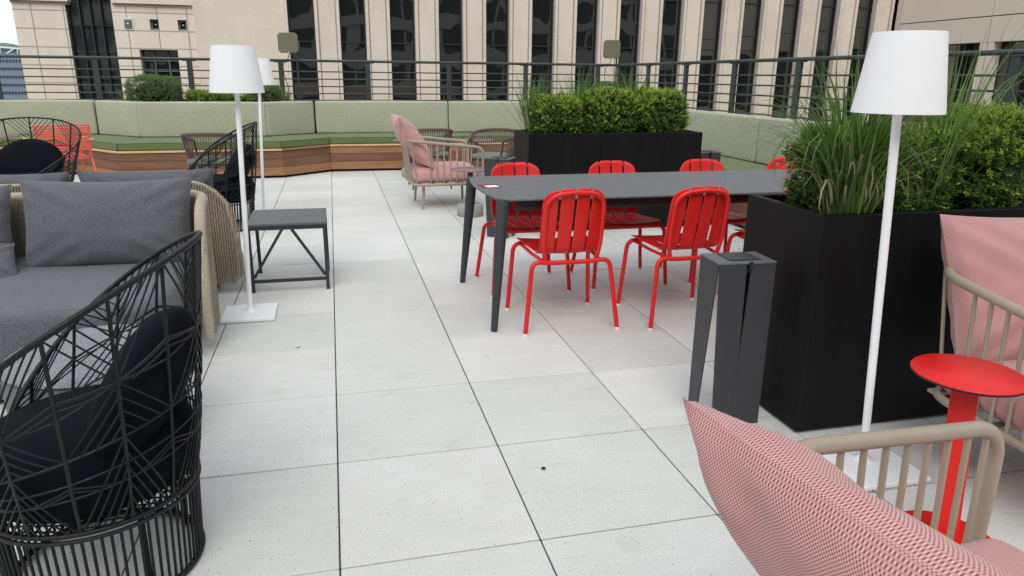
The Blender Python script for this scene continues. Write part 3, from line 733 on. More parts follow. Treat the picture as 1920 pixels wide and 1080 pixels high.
bush('boxwood', 'boxwood at the left corner of the right planter, above the table end', 'shrub', (2.09, .70, .83), (.36, .38, .36), 2200, 10, (.022, .0105), gb, newbias=.42, seed=4)
bush('boxwood', 'boxwood behind the big white lampshade in the right planter', 'shrub', (2.38, .72, .83), (.32, .38, .35), 1800, 10, (.022, .0105), gb, newbias=.42, seed=5)
bush('boxwood', 'large bright boxwood at the right of the lamp in the right planter', 'shrub', (2.80, .70, .83), (.50, .44, .43), 3000, 10, (.022, .0105), gb, newbias=.55, seed=6)
gg = 'ornamental grasses in the black planters'
grass('grass_clump', 'upright grass clump at the left end of the planter behind the table', (1.86, 4.72, .84), 190, .58, .06, .18, .011, .08, 1, gg, droop=.6)
grass('grass_clump', 'upright grass clump between the left and middle boxwoods', (2.31, 4.74, .84), 190, .62, .055, .16, .011, .08, 2, gg, droop=.6)
grass('grass_clump', 'upright grass clump between the middle and right boxwoods', (2.82, 4.8, .84), 170, .66, .05, .14, .011, .06, 3, gg, droop=.5)
grass('grass_clump', 'low drooping pale grass at the right end of the planter behind the table', (3.33, 4.72, .84), 80, .40, .05, .5, .006, .45, 4, gg, droop=1.2)
grass('grass_clump', 'big shaggy grass clump spilling over the front of the right planter', (1.99, .54, .85), 520, .62, .08, .20, .011, .10, 15, gg, droop=1.15, hang=.26)
grass('grass_clump', 'grass clump rising behind the big white lampshade', (2.42, .62, .84), 170, .74, .05, .18, .008, .15, 6, gg, sweep=(.14, 0), droop=.8)
grass('grass_clump', 'grass clump at the right edge of the right planter', (3.1, .66, .84), 230, .62, .06, .26, .0085, .15, 7, gg, droop=.9)
# bed behind the bench
bush('mounded_shrub', 'dense rounded shrub at the left of the bed behind the bench', 'shrub', (-2.5, 10.15, .9), (.76, .5, .44), 1900, 9, (.024, .009), None, ('leaf_dull', 'leaf_mid'), .35, 1.05, .5, 21, .07)
bush('low_shrub', 'low fresh green shrub behind the bench, left of the near lampshade', 'shrub', (-1.78, 10.28, .9), (.62, .32, .22), 1100, 9, (.028, .011), None, ('leaf_mid', 'leaf_new'), .35, .6, .6, 22, .06)
bush('low_shrub', 'low fresh green shrub below the near lampshade, behind the bench', 'shrub', (-1.28, 10.28, .9), (.5, .32, .19), 800, 9, (.028, .011), None, ('leaf_mid', 'leaf_new'), .3, .6, .6, 23, .06)
bush('dark_shrub', 'dark green shrub below the far lampshade, behind the bench', 'shrub', (-.92, 10.3, .9), (.42, .34, .30), 900, 9, (.026, .010), None, ('leaf_dull', 'leaf_mid'), .3, .7, .6, 24, .07)
grass('feathery_plant', 'feathery upright plant with yellowing stems below the left antenna panel', (-.68, 10.3, .9), 150, .36, .1, .3, .010, .25, 25, None, droop=.3, cat='plant')
bush('purple_plant', 'dusky purple leafed plant under the rounded shrub', 'plant', (-2.3, 10.14, .88), (.42, .12, .14), 110, 6, (.05, .042), None, ('leaf_purple', 'leaf_purple'), 0, .7, .4, 26, .05)
bush('purple_plant', 'dusky purple leafed plant under the far lampshade', 'plant', (-1.0, 10.14, .88), (.26, .12, .12), 60, 6, (.05, .042), None, ('leaf_purple', 'leaf_purple'), 0, .7, .4, 27, .05)
grass('grass_tuft', 'wispy grass tuft at the left edge of the rounded shrub', (-2.9, 10.28, .9), 50, .34, .06, .5, .008, .3, 28, None, droop=.9)
grass('grass_tuft', 'wispy grass tuft behind the low shrub and rounded shrub', (-2.0, 10.4, .9), 70, .42, .12, .4, .007, .2, 29, None, droop=.8)
bush('dark_shrub', 'small grey green shrub at the railing corner behind the boxwoods', 'shrub', (4.72, 10.28, .9), (.5, .34, .40), 900, 8, (.026, .010), None, ('leaf_dull', 'leaf_mid'), .15, .8, .5, 30, .07)

# ================================================================ FLOOR LAMPS
def lamp(label, x, y, lean=0, rz=0, r0=.145, r1=.113):
    t_ = thing('floor_lamp', label, 'floor lamp', (x, y, 0), 0, 'white floor lamps')
    mb = MB(); mb.box((0, -.02, .012), (.30, .30, .018), rz=rz, bev=.002); mb.build('base', M['white'], t_)
    lx = lean*1.28
    mb = MB(); mb.lathe([(.045, .0205), (.03, .024), (.018, .034), (.0145, .05), (.0145, .06)], 24)
    mb.tube([(0, 0, .05), (lx, 0, 1.32)], .0145, 14); mb.build('pole', M['white'], t_)
    mb = MB(); z0, z1 = 1.285, 1.53
    mb.lathe([(r0, z0), (r0*.5+r1*.5, (z0+z1)/2), (r1, z1)][::1]+[], 64, (lx, 0)) if 0 else mb.grid(lambda u, v_: (lx+math.cos(2*PI*u)*(r0+(r1-r0)*v_), math.sin(2*PI*u)*(r0+(r1-r0)*v_), z0+(z1-z0)*v_), 72, 6, True, True); mb.grid(lambda u, v_: (lx+math.cos(2*PI*u)*(r1-.002)*v_, math.sin(2*PI*u)*(r1-.002)*v_, z1-.001), 72, 2, False, True)
    mb.build('lampshade', M['shade'], t_)
    mb = MB(); mb.tube([(lx-r0+.004, 0, 1.292), (lx+r0-.004, 0, 1.292)], .003, 6); mb.tube([(lx, -r0+.004, 1.292), (lx, r0-.004, 1.292)], .003, 6); mb.build('shade_ring', M['white'], t_)
    return t_
lamp('white floor lamp standing near the low stool and daybeds', -.49, 2.50, .034)
lamp('white floor lamp in front of the black planter at right', 1.915, .17, -.070, 0, .138, .106)
lamp('farther white floor lamp half hidden behind the stool lamp', -.675, 5.74, .05)

# ================================================================ STOOL / SIDE TABLE
st = thing('side_table', 'low dark grey metal side table with slanted braces beside the white lamp', 'side table', (-.275, 3.2, 0))
mb = MB(); mb.box((0, 0, .452), (.50, .53, .016), bev=.002); mb.build('top', M['stool_top'], st)
for sx in (-1, 1):
    for sy_ in (-1, 1):
        mb = MB(); mb.box((sx*.238, sy_*.253, .208), (.022, .022, .416), bev=.002); mb.build('leg', M['dark_frame'], st)
mb = MB()
for sy_ in (-1, 1): mb.box((0, sy_*.253, .430), (.498, .022, .026), bev=.001)
pass
for sx in (-1, 1): mb.box((sx*.238, 0, .430), (.022, .483, .026), bev=.001)
mb.build('frame', M['dark_frame'], st)
mb = MB(); mb.box((0, -.253, .075), (.453, .02, .02), bev=.001); mb.build('stretcher', M['dark_frame'], st)
mb = MB(); mb.box((.238, 0, .075), (.02, .483, .02), bev=.001); mb.build('stretcher', M['dark_frame'], st)
for sy_ in (-1,):
    for sx in (-1, 1):
        a, b = Vector((sx*.03, sy_*.253, .418)), Vector((sx*.226, sy_*.253, .10)); d = b-a
        mb = MB(); mb.box((a+b)/2, (.018, .018, d.length), rot=d.to_track_quat('Z', 'Y').to_matrix(), bev=.001); mb.build('brace', M['dark_frame'], st)

# ================================================================ DINING TABLE
tb = thing('dining_table', 'long dark grey dining table with round tapered legs among red chairs', 'dining table', (2.35, 2.40, 0))
X0, X1, Y0, Y1 = -1.44, 1.46, -.47, .47
def table_outline(bul, n=14):
    pts = []
    for (ax, ay), (bx, by), nn in (((X0+.05, Y0), (X1-.05, Y0), (0, -1)), ((X1, Y0+.05), (X1, Y1-.05), (1, 0)), ((X1-.05, Y1), (X0+.05, Y1), (0, 1)), ((X0, Y1-.05), (X0, Y0+.05), (-1, 0))):
        for k in range(n+1):
            t_ = k/n; b = bul*(1-(2*t_-1)**2)*(1 if nn[0] else .5); pts.append((ax+(bx-ax)*t_+nn[0]*b, ay+(by-ay)*t_+nn[1]*b))
    return pts
mb = MB(); mb.prism(table_outline(.035), .731, .743); mb.build('tabletop', M['table_top'], tb, bevel=.003)
mb = MB()
for sy_ in (-1, 1): mb.box((0, sy_*.40, .698), (2.66, .02, .062), bev=.002)
for sx in (-1, 1): mb.box((sx*1.36, 0, .698), (.02, .76, .062), bev=.002)
mb.box((0, 0, .71), (2.6, .04, .038)); mb.build('apron', M['dark_frame'], tb)
for sx in (-1, 1):
    for sy_ in (-1, 1):
        mb = MB(); tx, ty = sx*1.425+.01, sy_*.455; bx, by = sx*1.485+.01, sy_*.515
        mb.tube([(tx, ty, .738), (tx+(bx-tx)*.02, ty+(by-ty)*.02, .725), (tx+(bx-tx)*.3, ty+(by-ty)*.3, .5), (bx, by, .004)], [.033, .036, .031, .019], 20)
        mb.build('leg', M['anthracite'], tb)
mb = MB(); cdm = thing('menu_card', 'small maroon and white card lying on the left end of the dining table', 'card', (.96, 2.42, .7435), R(8))
mb.box((0, 0, .001), (.11, .13, .002)); mb.build('cover', M['maroon'], cdm)
mb = MB(); mb.box((.005, -.025, .0027), (.075, .07, .0012)); mb.build('page', M['paper'], cdm)

# ================================================================ RED SLATTED CHAIR
def red_chair(label, x, y, rz):
    t_ = thing('slatted_chair', label, 'chair', (x, y, 0), rz, 'red slatted metal chairs round the dining table')
    # shell path (y, z) from the seat front up to the backrest top, half width along it
    raw = [(.235, .425), (.225, .444), (.16, .447), (.05, .438), (-.08, .430), (-.135, .434), (-.165, .458), (-.180, .52), (-.205, .62), (-.228, .72), (-.243, .80), (-.246, .815)]
    P_ = roundpath([(0, a, b) for a, b in raw], .04, 3)
    L_ = [0]
    for i in range(1, len(P_)): L_.append(L_[-1]+(P_[i]-P_[i-1]).length)
    tot = L_[-1]
    def at(s):
        s = max(0, min(tot, s))
        for i in range(1, len(P_)):
            if s <= L_[i]: f_ = (s-L_[i-1])/max(1e-9, L_[i]-L_[i-1]); return P_[i-1].lerp(P_[i], f_)
        return P_[-1]
    def hw(s):
        f_ = s/tot
        if f_ < .45: return .222-.045*(f_/.45)**1.3
        return .177+.004*(f_-.45)
    sj = .345; gap = .0125
    def strip(mb, k, s0, s1, n=26, last=False):
        def edge(s, e):   # e in -2..2 slat boundaries
            w_ = hw(s); xx = w_*e/2
            return xx
        def lim(e):       # rounded outline at top and at the seat front
            q = abs(e)/2; top = tot-.085*(1-math.sqrt(max(0, 1-max(0, (q-.35)/.65)**2)))
            front = .05*(1-math.sqrt(max(0, 1-max(0, (q-.45)/.55)**2)))
            return front, top
        cols = 7; vs = []
        for j in range(cols+1):
            e = k-2+j/cols; fr, tp = lim(e); a_, b_ = max(s0, fr), min(s1, tp)
            for i in range(n+1):
                s = a_+(b_-a_)*i/n; p = at(s)
                x_ = hw(s)*e/2
                if 0 < j < cols: pass
                inset = gap/2 if (.05 < s) else 0.0
                if j == 0 and k > 0: x_ += inset
                if j == cols and k < 3: x_ -= inset
                bow = (e/2)**2
                yy, zz = p.y, p.z
                if s > sj: yy += .030*bow
                else: zz += .012*bow
                vs.append((x_, yy, zz))
        m_ = n+1; fs = [(j*m_+i, (j+1)*m_+i, (j+1)*m_+i+1, j*m_+i+1) for j in range(cols) for i in range(n)]
        mb.add(vs, fs, True)
    ms, mk = MB(), MB()
    for k in range(4): strip(ms, k, 0, sj, 16); strip(mk, k, sj+.0005, tot, 24)
    # bridges that join the slats: at the seat front and under the top
    ms.build('seat', M['red'], t_, solid=.004); mk.build('backrest', M['red'], t_, solid=.004)
    mb = MB()
    hoop = roundpath([(-.150, -.175, .412), (-.165, -.190, .50), (-.163, -.238, .775), (0, -.262, .800), (.163, -.238, .775), (.165, -.190, .50), (.150, -.175, .412)], [0, .05, .085, .2, .085, .05, 0], 8)
    mb.tube(hoop, .013, 12)
    for z, w_ in ((.52, .17), (.72, .168)):
        pass
    mb.build('back_frame', M['red'], t_)
    for yy, fx, fy, tx, zc_, nm in ((-1, .272, -.238, .225, .408, 'rear_frame'), (1, .262, .238, .236, .428, 'front_frame')):
        ty = -.185 if yy < 0 else .205
        p = [(-fx, fy, .008), (-tx, ty, zc_), (-.12, ty, zc_-.012 if yy < 0 else zc_-.004), (.12, ty, zc_-.012 if yy < 0 else zc_-.004), (tx, ty, zc_), (fx, fy, .008)]
        path = roundpath(p, [0, .075, .08, .08, .075, 0], 8)
        # split into two legs and a cross tube
        h = len(path)//2; i1 = next(i for i, q in enumerate(path) if abs(q.x) < tx-.085); i2 = len(path)-1-i1
        for seg_, nm2 in ((path[:i1+1], 'leg'), (path[i2:], 'leg'), (path[i1:i2+1], 'cross_tube')):
            mb = MB(); mb.tube(seg_, .0132, 12); lg = mb.build(nm2, M['red'], t_)
            if nm2 == 'leg':
                e = seg_[0] if seg_[0].z < .05 else seg_[-1]
                mb = MB(); mb.tube([(e.x, e.y, .0005), (e.x, e.y, .0125)], .0136, 12); mb.build('foot_cap', M['white'], lg)
    for sx in (-1, 1):
        mb = MB(); mb.tube([(sx*.165, -.165, .408), (sx*.180, .0, .410), (sx*.19, .200, .420)], .010, 8); mb.build('seat_rail', M['red'], t_)
    return t_
rc = red_chair('red slatted chair nearest the table leg, on the near side of the table', 1.303, 2.02, R(0))
near = [(2.02, 1.97, R(2), 'red slatted chair on the near side, just left of the dark grey pedestal'),
        (2.74, 2.0, R(0), 'red slatted chair on the near side, mostly hidden behind the right planter')]
for x, y, a, l in near: copy_tree(rc, l, (x, y, 0), a)
far = [(1.27, 2.775, R(181), 'red slatted chair across the table, at its left end'),
       (1.975, 2.775, R(179), 'red slatted chair across the table, second from its left end'),
       (2.69, 2.78, R(180), 'red slatted chair across the table, in front of the right end of the long planter'),
       (3.42, 2.80, R(178), 'red slatted chair across the table whose back peeks out beside the right planter')]
for x, y, a, l in far: copy_tree(rc, l, (x, y, 0), a)

# ================================================================ FOLDED STEEL PEDESTALS
def pedestal(label, x, y, rz):
    t_ = thing('steel_pedestal', label, 'pedestal', (x, y, 0), rz, 'dark grey folded steel pedestals')
    a, b, h = .122, .085, .70; th = .005
    mb = MB(); mb.box((0, 0, h-.004), (2*a, 2*b, .008), bev=.0015); mb.build('top_plate', M['stool_top'], t_)
    mb = MB(); mb.box((.005, .005, h+.003), (.13, .12, .004), bev=.001); mb.build('inset_plate', M['anthracite'], t_)
    mb = MB(); mb.box((.012, -b-.0035, h-.012), (.014, .006, .03)); mb.tube([(.012, -b+.006, h-.035), (.012, -b+.03, h-.035)], .008, 10); mb.build('lock', M['black_rubber'], t_)
    zt_ = h-.009
    def sheet(pts): # pts: 4 points (x,y,z)
        mb = MB(); mb.add(pts, [(0, 1, 2, 3)], False); return mb.build('leg_panel', M['anthracite_face'], t_, solid=th)
    sheet([(-a+.003, b-.003, zt_), (-a+.04, b-.003, zt_), (-a+.02, b-.003, .001), (-a+.003, b-.003, .001)])
    sheet([(a-.04, b-.003, zt_), (a-.003, b-.003, zt_), (a-.003, b-.003, .001), (a-.02, b-.003, .001)])
    for s_ in (-1,):        # front face, two panels with a slot that closes downward
        yy = s_*(b-.003)
        sheet([(-a+.003, yy, zt_), (-.001, yy, zt_), (-.012, yy, .32), (-a+.045, yy, .001)] if 0 else [(-a+.003, yy, zt_), (-.004, yy, zt_), (.004, yy, .001), (-a+.035, yy, .001)])
        sheet([(.017, yy+s_*.001, zt_), (a-.003, yy+s_*.001, zt_), (a-.003, yy+s_*.001, .001), (-.008, yy+s_*.001, .001)])
    for s_ in (-1, 1):
        xx = s_*(a-.003)
        sheet([(xx, b-.006, zt_), (xx, -b+.006, zt_), (xx, b-.085, .001), (xx, b-.006, .001)])
    return t_
pedestal('dark grey folded steel pedestal beside the right planter', 1.60, .645, R(-3))
pedestal('dark grey folded steel pedestal at the left end of the long planter', 1.47, 4.36, R(-35))
pedestal('dark grey folded steel pedestal at the right end of the long planter', 3.60, 4.62, R(0))

# ================================================================ PINK CUSHIONED ARMCHAIRS
def pink_chair(label, x, y, rz, w_=.80, d_=.80, cloth='pink_woven', seed=0, lean=18, pc=(.32, .65), ph=.5, pt=.2, pe=.04, pq=2.4):
    """local: faces -y; back at +y; origin at the floor under its centre"""
    t_ = thing('armchair', label, 'armchair', (x, y, 0), rz, 'taupe spindle armchairs with pink cushions')
    a, b = w_/2, d_/2
    arm = [(-a, -b, .44), (-a, -b, .655), (-a, b, .735), (a, b, .735), (a, -b, .655), (a, -b, .44)]
    P_ = roundpath([(-a, -b, .27)]+arm[1:5]+[(a, -b, .27)], [0, .09, .17, .17, .09, 0], 8)
    mb = MB(); mb.tube(P_, .0175, 12); mb.build('arm_rail', M['taupe'], t_)
    base = roundpath([(-a+.02, -b+.0, .272), (a-.02, -b+.0, .272), (a-.02, b-.05, .272), (-a+.02, b-.05, .272)], .13, 8, True)
    mb = MB(); mb.tube(base, .0155, 10, closed=True)
    for k in range(5): yy = -b+.12+k*.14; mb.box((0, yy, .272), (w_-.06, .04, .012))
    mb.build('seat_frame', M['taupe'], t_)
    # spindles along sides and back
    sp_ = []
    for k in range(8): f_ = (k+.7)/8.0; yy = -b+f_*(d_-.20); zt_ = .655+(.08)*((yy+b)/d_); sp_ += [((sx*a, yy, zt_-.01), (sx*(a-.02), yy*.93, .275)) for sx in (-1, 1)]
    for k in range(7): xx = (-.5+(k+.5)/7)*(w_-.26); sp_.append(((xx, b, .725), (xx*.96, b-.05, .275)))
    for sx in (-1, 1): sp_.append(((sx*(a-.035), b-.035, .727), (sx*(a-.055), b-.09, .275)))
    for p0, p1 in sp_:
        mb = MB(); mb.tube([p0, p1], .0072, 8); mb.build('spindle', M['taupe'], t_)
    for sx in (-1, 1):
        for (ly, lz) in ((-b+.1, 0), (b-.17, 0)):
            mb = MB(); mb.tube([(sx*(a-.12), ly, .27), (sx*(a-.10), ly+(.02 if ly > 0 else -.01), .004)], [.0165, .013], 12); mb.build('leg', M['taupe'], t_)
    mb = MB(); rcushion(mb, (0, -.03, .36), (w_-.07, d_-.09, .15), .055, crown=.018, wr=.008, seed=seed); mb.build('seat_cushion', M[cloth], t_, uv=True)
    mb = MB(); pillow(mb, pmat((0, pc[0], pc[1]), 0, R(-lean)), w_-.04, ph, pt, n=44, ear=pe, pw=pq, wr=.014, seed=seed, sag=.02); mb.build('back_cushion', M[cloth], t_, uv=True)
    return t_
pink_chair('pink cushioned spindle armchair in the distance between aisle and planter', 1.19, 6.12, R(92), .78, .80, 'pink_plain', 1, 33, (.31, .71), .64, .23, .05, 2.2)
pink_chair('pink cushioned spindle armchair backed against the right planter', 2.515, -.16, R(-4), .80, .76, 'pink_woven', 2, 22, (.30, .665), .56, .24, .035, 2.8)
pink_chair('pink cushioned spindle armchair cut off by the bottom right corner', 1.17, -1.17, R(99), .82, .70, 'pink_woven', 3, 33, (.37, .635), .60, .185, .02, 3.3)

# ================================================================ RED PEDESTAL TABLE
rt_ = thing('round_table', 'small round red table on a slanted flat red stem', 'side table', (1.84, -.26, 0), 0)
mb = MB(); mb.lathe([(.0, .5535), (.152, .5535), (.1525, .5555), (.150, .5595), (0, .5595)], 72); mb.build('tabletop', M['red'], rt_)
mb = MB(); mb.lathe([(.0, .5475), (.150, .5475), (.1525, .5485), (.1525, .553), (.0, .553)], 72); mb.build('edge_band', M['black_rubber'], rt_)
mb = MB(); mb.lathe([(0, .001), (.150, .001), (.152, .003), (.152, .009), (0, .009)], 64, (0, -.03)); mb.build('base_plate', M['red'], rt_)
mb = MB(); a_ = R(12)
q = [(-.045, .03, .547), (.045, .03, .547), (.035, -.075, .009), (-.055, -.075, .009)]
q = [(-.010, .045, .547), (.055, -.02, .547), (.062, -.03, .009), (-.040, .03, .009)]
mb.add([Vector((-.026, .025, .5465)), Vector((.032, -.015, .5465)), Vector((.022, -.06, .0095)), Vector((-.036, -.015, .0095))], [(0, 1, 2, 3)], False)
mb.build('stem', M['red'], rt_, solid=.012)

# ================================================================ BROWN ROUND TABLES
def round_table(label, x, y, r, h, group):
    t_ = thing('round_table', label, 'side table', (x, y, 0), 0, group)
    mb = MB(); mb.lathe([(0, h-.012), (r-.006, h-.012), (r, h-.006), (r-.002, h), (0, h)], 64); mb.build('tabletop', M['brown_top'], t_)
    mb = MB(); mb.lathe([(.05, .12), (.05, .124), (.028, .13), (.028, h-.013)], 24); mb.build('column', M['brown_metal'], t_)
    mb = MB(); mb.lathe([(0, .001), (.128, .001), (.135, .008), (.135, .112), (.128, .12), (0, .12)], 48); mb.build('base', M['concrete'], t_)
    return t_
gt = 'round brown pedestal tables'
round_table('low round brown table on a concrete base beside the pink armchair', 1.39, 5.38, .19, .478, gt)
round_table('round brown table in front of the bench, left of the dark rope chair', 1.11, 8.46, .25, .517, gt)
round_table('round brown table in front of the bench, behind the far pink armchair', 2.04, 8.38, .25, .517, gt)
round_table('round brown table near the coral chair at far left', -4.1, 8.4, .36, .62, gt)

# ================================================================ ROPE ARMCHAIRS
def rope_chair(label, x, y, rz):
    """local: faces -y, back at +y"""
    t_ = thing('rope_chair', label, 'armchair', (x, y, 0), rz, 'brown rope armchairs by the bench')
    def rim(u):      # u -1..1 round the back
        an = u*R(128); rx, ry = .30, .27; z = .745-.10*abs(u)**2.2
        return Vector((math.sin(an)*rx, math.cos(an)*ry, z))
    def low(u):
        an = u*R(118); rx, ry = .245, .225; return Vector((math.sin(an)*rx, math.cos(an)*ry, .445))
    n = 44
    mb = MB(); mb.tube([rim(-1+2*k/60) for k in range(61)], .017, 10); mb.build('top_rail', M['rope_brown'], t_)
    mb = MB(); mb.tube([low(-1+2*k/40) for k in range(41)], .009, 8); mb.build('lower_rail', M['dark_frame'], t_)
    for s_ in (-1, 1): mb = MB(); mb.tube(roundpath([rim(s_), rim(s_)+Vector((0, -.045, -.01)), rim(s_)+Vector((-s_*.02, -.06, -.2)), (s_*.22, -.2, .41)], .04, 5), .011, 8); mb.build('arm_post', M['dark_frame'], t_)
    mb = MB(); mb.tube(roundpath([(-.22, -.2, .40), (.22, -.2, .40), (.2, .2, .40), (-.2, .2, .40)], .08, 5, True), .011, 8, closed=True); mb.build('seat_ring', M['dark_frame'], t_)
    mb = MB()
    for k in range(n):
        u = -1+2*(k+.5)/n; a, b = rim(u), low(u); m_ = (a+b)/2; m_.x *= 1.05; m_.y *= 1.05
        mb.tube([a, m_, b], .0048, 6)
    mb.build('rope_panel', M['rope_brown'], t_)
    for sx in (-1, 1):
        for sy_ in (-1, 1):
            mb = MB(); mb.tube([(sx*.2, sy_*.19, .40), (sx*.245, sy_*.25, .003)], [.013, .009], 8); mb.build('leg', M['dark_frame'], t_)
    mb = MB(); rcushion(mb, (0, -.0, .435), (.46, .44, .06), .028, crown=.01); mb.build('seat_cushion', M['seat_grey'], t_)
    return t_
ra = rope_chair('brown rope armchair behind the pink armchair, its back toward the viewer', 1.24, 7.45, R(180))
copy_tree(ra, 'brown rope armchair right of the pink armchair, partly behind the long planter', (1.98, 6.95, 0), R(-40))
copy_tree(ra, 'brown rope armchair at left in front of the bench, behind the wire chair', (-1.3, 7.0, 0), R(175))

# ================================================================ WIRE LOUNGE CHAIRS
def wire_chair(label, x, y, rz):
    """local: back at +x (highest rim), open toward -x"""
    t_ = thing('wire_chair', label, 'lounge chair', (x, y, 0), rz, 'black wire lounge chairs')
    Z0 = .272
    def rimz(an): c_ = (1+math.cos(an))/2; return .40+.56*c_**.50
    def pt(an, z, off=0):
        f_ = max(0, min(1.05, (z-Z0)/(rimz(an)-Z0)))**.75; a_ = .262+.022*f_+off; b_ = .262+.138*f_+off
        return Vector((math.cos(an)*a_+.05*f_, math.sin(an)*b_, z))
    K = 14; dA = 2*PI/K
    def lv(an, f_): return Z0+(rimz(an)-Z0)*f_       # level fraction up to the rim
    mb = MB(); mb.tube([pt(2*PI*k/96, rimz(2*PI*k/96)) for k in range(96)], .0078, 9, closed=True); mb.build('rim', M['black_wire'], t_)
    ribs = MB()
    for k in range(K):
        an = k*dA+dA/2*0; ribs.tube([pt(an, lv(an, j/6)) for j in range(7)], .0052, 6)
    ribs.build('ribs', M['black_wire'], t_)
    W_ = MB(); w0 = .0026
    def line(a1, f1, a2, f2, n=3):
        W_.tube([pt(a1+(a2-a1)*i/n, lv(a1, f1)*(1-i/n)+lv(a2, f2)*i/n, .002) for i in range(n+1)], w0, 5, caps=False)
    f1, f2, fm = .22, .42, .66
    for ff in (f1, f2): W_.tube([pt(2*PI*k/64, lv(2*PI*k/64, ff), .002) for k in range(64)], w0*1.25, 5, closed=True)
    for k in range(K):
        an = k*dA
        if k % 2 == 0:      # spine ribs
            for s_ in (-1, 1):
                nb = an+s_*dA
                for j in range(5):      # chevrons opening up to the rim
                    q = j/5; line(an, fm+(1-fm)*q*.9, nb-s_*dA*q*.95, 1.0)
                line(an, fm, an+s_*dA, fm+.04); line(an, fm, an+s_*dA, fm-.03)
                for j in range(4):      # fans closing downward to ring f2
                    q = j/4; line(an, fm-(fm-f2)*q, nb-s_*dA*q, f2)
                for j in range(5):      # long tents down to the seat ring
                    q = j/5; line(an, f2-(f2)*q*.85, nb-s_*dA*(q*.95+.02), 0.0)
        else:               # plain ribs : small roof shapes
            for s_ in (-1, 1):
                nb = an+s_*dA
                for j in range(2):
                    q = .25*j; line(an, fm+.05-.035*j, nb-s_*dA*q, fm-.02*j)
                    line(an, (f1+.06)-.02*j, an+s_*dA*(.8-.25*j), f1)
    W_.tube([pt(2*PI*k/64, lv(2*PI*k/64, .30), .002) for k in range(64)], w0, 5, closed=True)
    W_.build('wire_pattern', M['black_wire'], t_)
    mb = MB(); mb.tube([pt(2*PI*k/80, Z0, .002) for k in range(80)], .0075, 8, closed=True)
    mb.tube([pt(2*PI*k/80, Z0-.018, .004) for k in range(80)], .006, 8, closed=True); mb.build('seat_ring', M['black_wire'], t_)
    mb = MB()
    n = 18
    for i in range(1, n):
        q = -1+2*i/n; h_ = math.sqrt(1-q*q); r_ = .26
        mb.tube([(q*r_, -h_*r_, Z0), (q*r_, 0, Z0-.012), (q*r_, h_*r_, Z0)], .0028, 5, caps=False); mb.tube([(-h_*r_, q*r_, Z0+.004), (0, q*r_, Z0-.008), (h_*r_, q*r_, Z0+.004)], .0028, 5, caps=False)
    mb.build('seat_mesh', M['black_wire'], t_)
    mb = MB(); nb_ = 74
    for k in range(nb_):
        a = 2*PI*k/nb_; mb.tube([(math.cos(a)*.262, math.sin(a)*.262, Z0-.018), (math.cos(a)*.256, math.sin(a)*.256, .14), (math.cos(a)*.25, math.sin(a)*.25, .012)], .0042, 5, caps=False)
    mb.build('base_bars', M['black_wire'], t_)
    mb = MB(); mb.tube([(math.cos(2*PI*k/80)*.25, math.sin(2*PI*k/80)*.25, .012) for k in range(80)], .009, 8, closed=True); mb.build('floor_ring', M['black_wire'], t_)
    for k in range(4):
        a = PI/4+k*PI/2; mb = MB(); mb.tube([(math.cos(a)*.235, math.sin(a)*.235, .002), (math.cos(a)*.235, math.sin(a)*.235, Z0)], .009, 8); mb.build('leg', M['black_wire'], t_)
    mb = MB(); mb.lathe([(0, .292), (.22, .292), (.255, .305), (.272, .34), (.276, .41), (.262, .45), (.23, .468), (.12, .476), (0, .478)], 56); mb.build('seat_cushion', M['black_fab'], t_)
    # round back cushion leaning on the high side
    mt = pmat((.165, 0, .55), R(-90), R(-26)) @ Matrix.Scale(1.2, 4); mb = MB(); vs = []
    mb2 = MB(); mb2.lathe([(0, -.075), (.11, -.07), (.165, -.05), (.195, -.018), (.20, 0), (.195, .018), (.165, .05), (.11, .07), (0, .075)], 48)
    rotm = Matrix.Rotation(R(90), 4, 'X'); mb.add([mt@(rotm@Vector(p)) for p in mb2.v], mb2.f, True); mb.build('back_cushion', M['black_fab'], t_)
    return t_
wc = wire_chair('large black wire lounge chair in the bottom left corner', -.655, .18, R(-5))
w2 = copy_tree(wc, 'black wire lounge chair behind the daybeds, seen past the lamp pole', (-1.0, 5.2, 0), R(4)); w2.scale = (1.14, 1.14, 1.0)
w3 = copy_tree(wc, 'black wire lounge chair at far left in front of the coral chair', (-2.75, 5.75, 0), R(95)); w3.scale = (1.14, 1.2, 1.0)

# ================================================================ POUF
pf = thing('pouf', 'round grey fabric pouf between the daybed and the wire chair', 'pouf', (-.86, .96, 0))
mb = MB(); mb.lathe([(0, .03), (.27, .03), (.295, .05), (.30, .12), (.30, .28), (.297, .33), (.285, .362)], 56); mb.build('side', M['grey_fab'], pf)
mb = MB(); mb.lathe([(.285, .362), (.302, .366), (.300, .375), (.27, .395), (.14, .405), (0, .407)], 56); mb.build('top', M['grey_fab2'], pf)

# ================================================================ DAYBEDS
def shell(par, path, hfun, matrope, step=.0150, z0=.07, rad=.0062):
    """vertical ropes along a plan path; hfun(s, total) gives the height"""
    P_ = [Vector((*p, 0)) for p in path]; L_ = [0]
    for i in range(1, len(P_)): L_.append(L_[-1]+(P_[i]-P_[i-1]).length)
    tot = L_[-1]
    def at(s):
        for i in range(1, len(P_)):
            if s <= L_[i]: return P_[i-1].lerp(P_[i], (s-L_[i-1])/max(1e-9, L_[i]-L_[i-1]))
        return P_[-1]
    mb = MB(); n = int(tot/step); top = []
    for k in range(n+1):
        s = tot*k/n; p = at(s); h = hfun(s, tot); top.append(Vector((p.x, p.y, h)))
        if h > z0+.03:
            hl = max(z0, hfun(s, tot, True)); mb.tube([(p.x, p.y, hl), (p.x, p.y, h)], rad, 6, caps=False)
    mb.build('rope_panel', M['rope_tan'], par)
    return top, at, tot
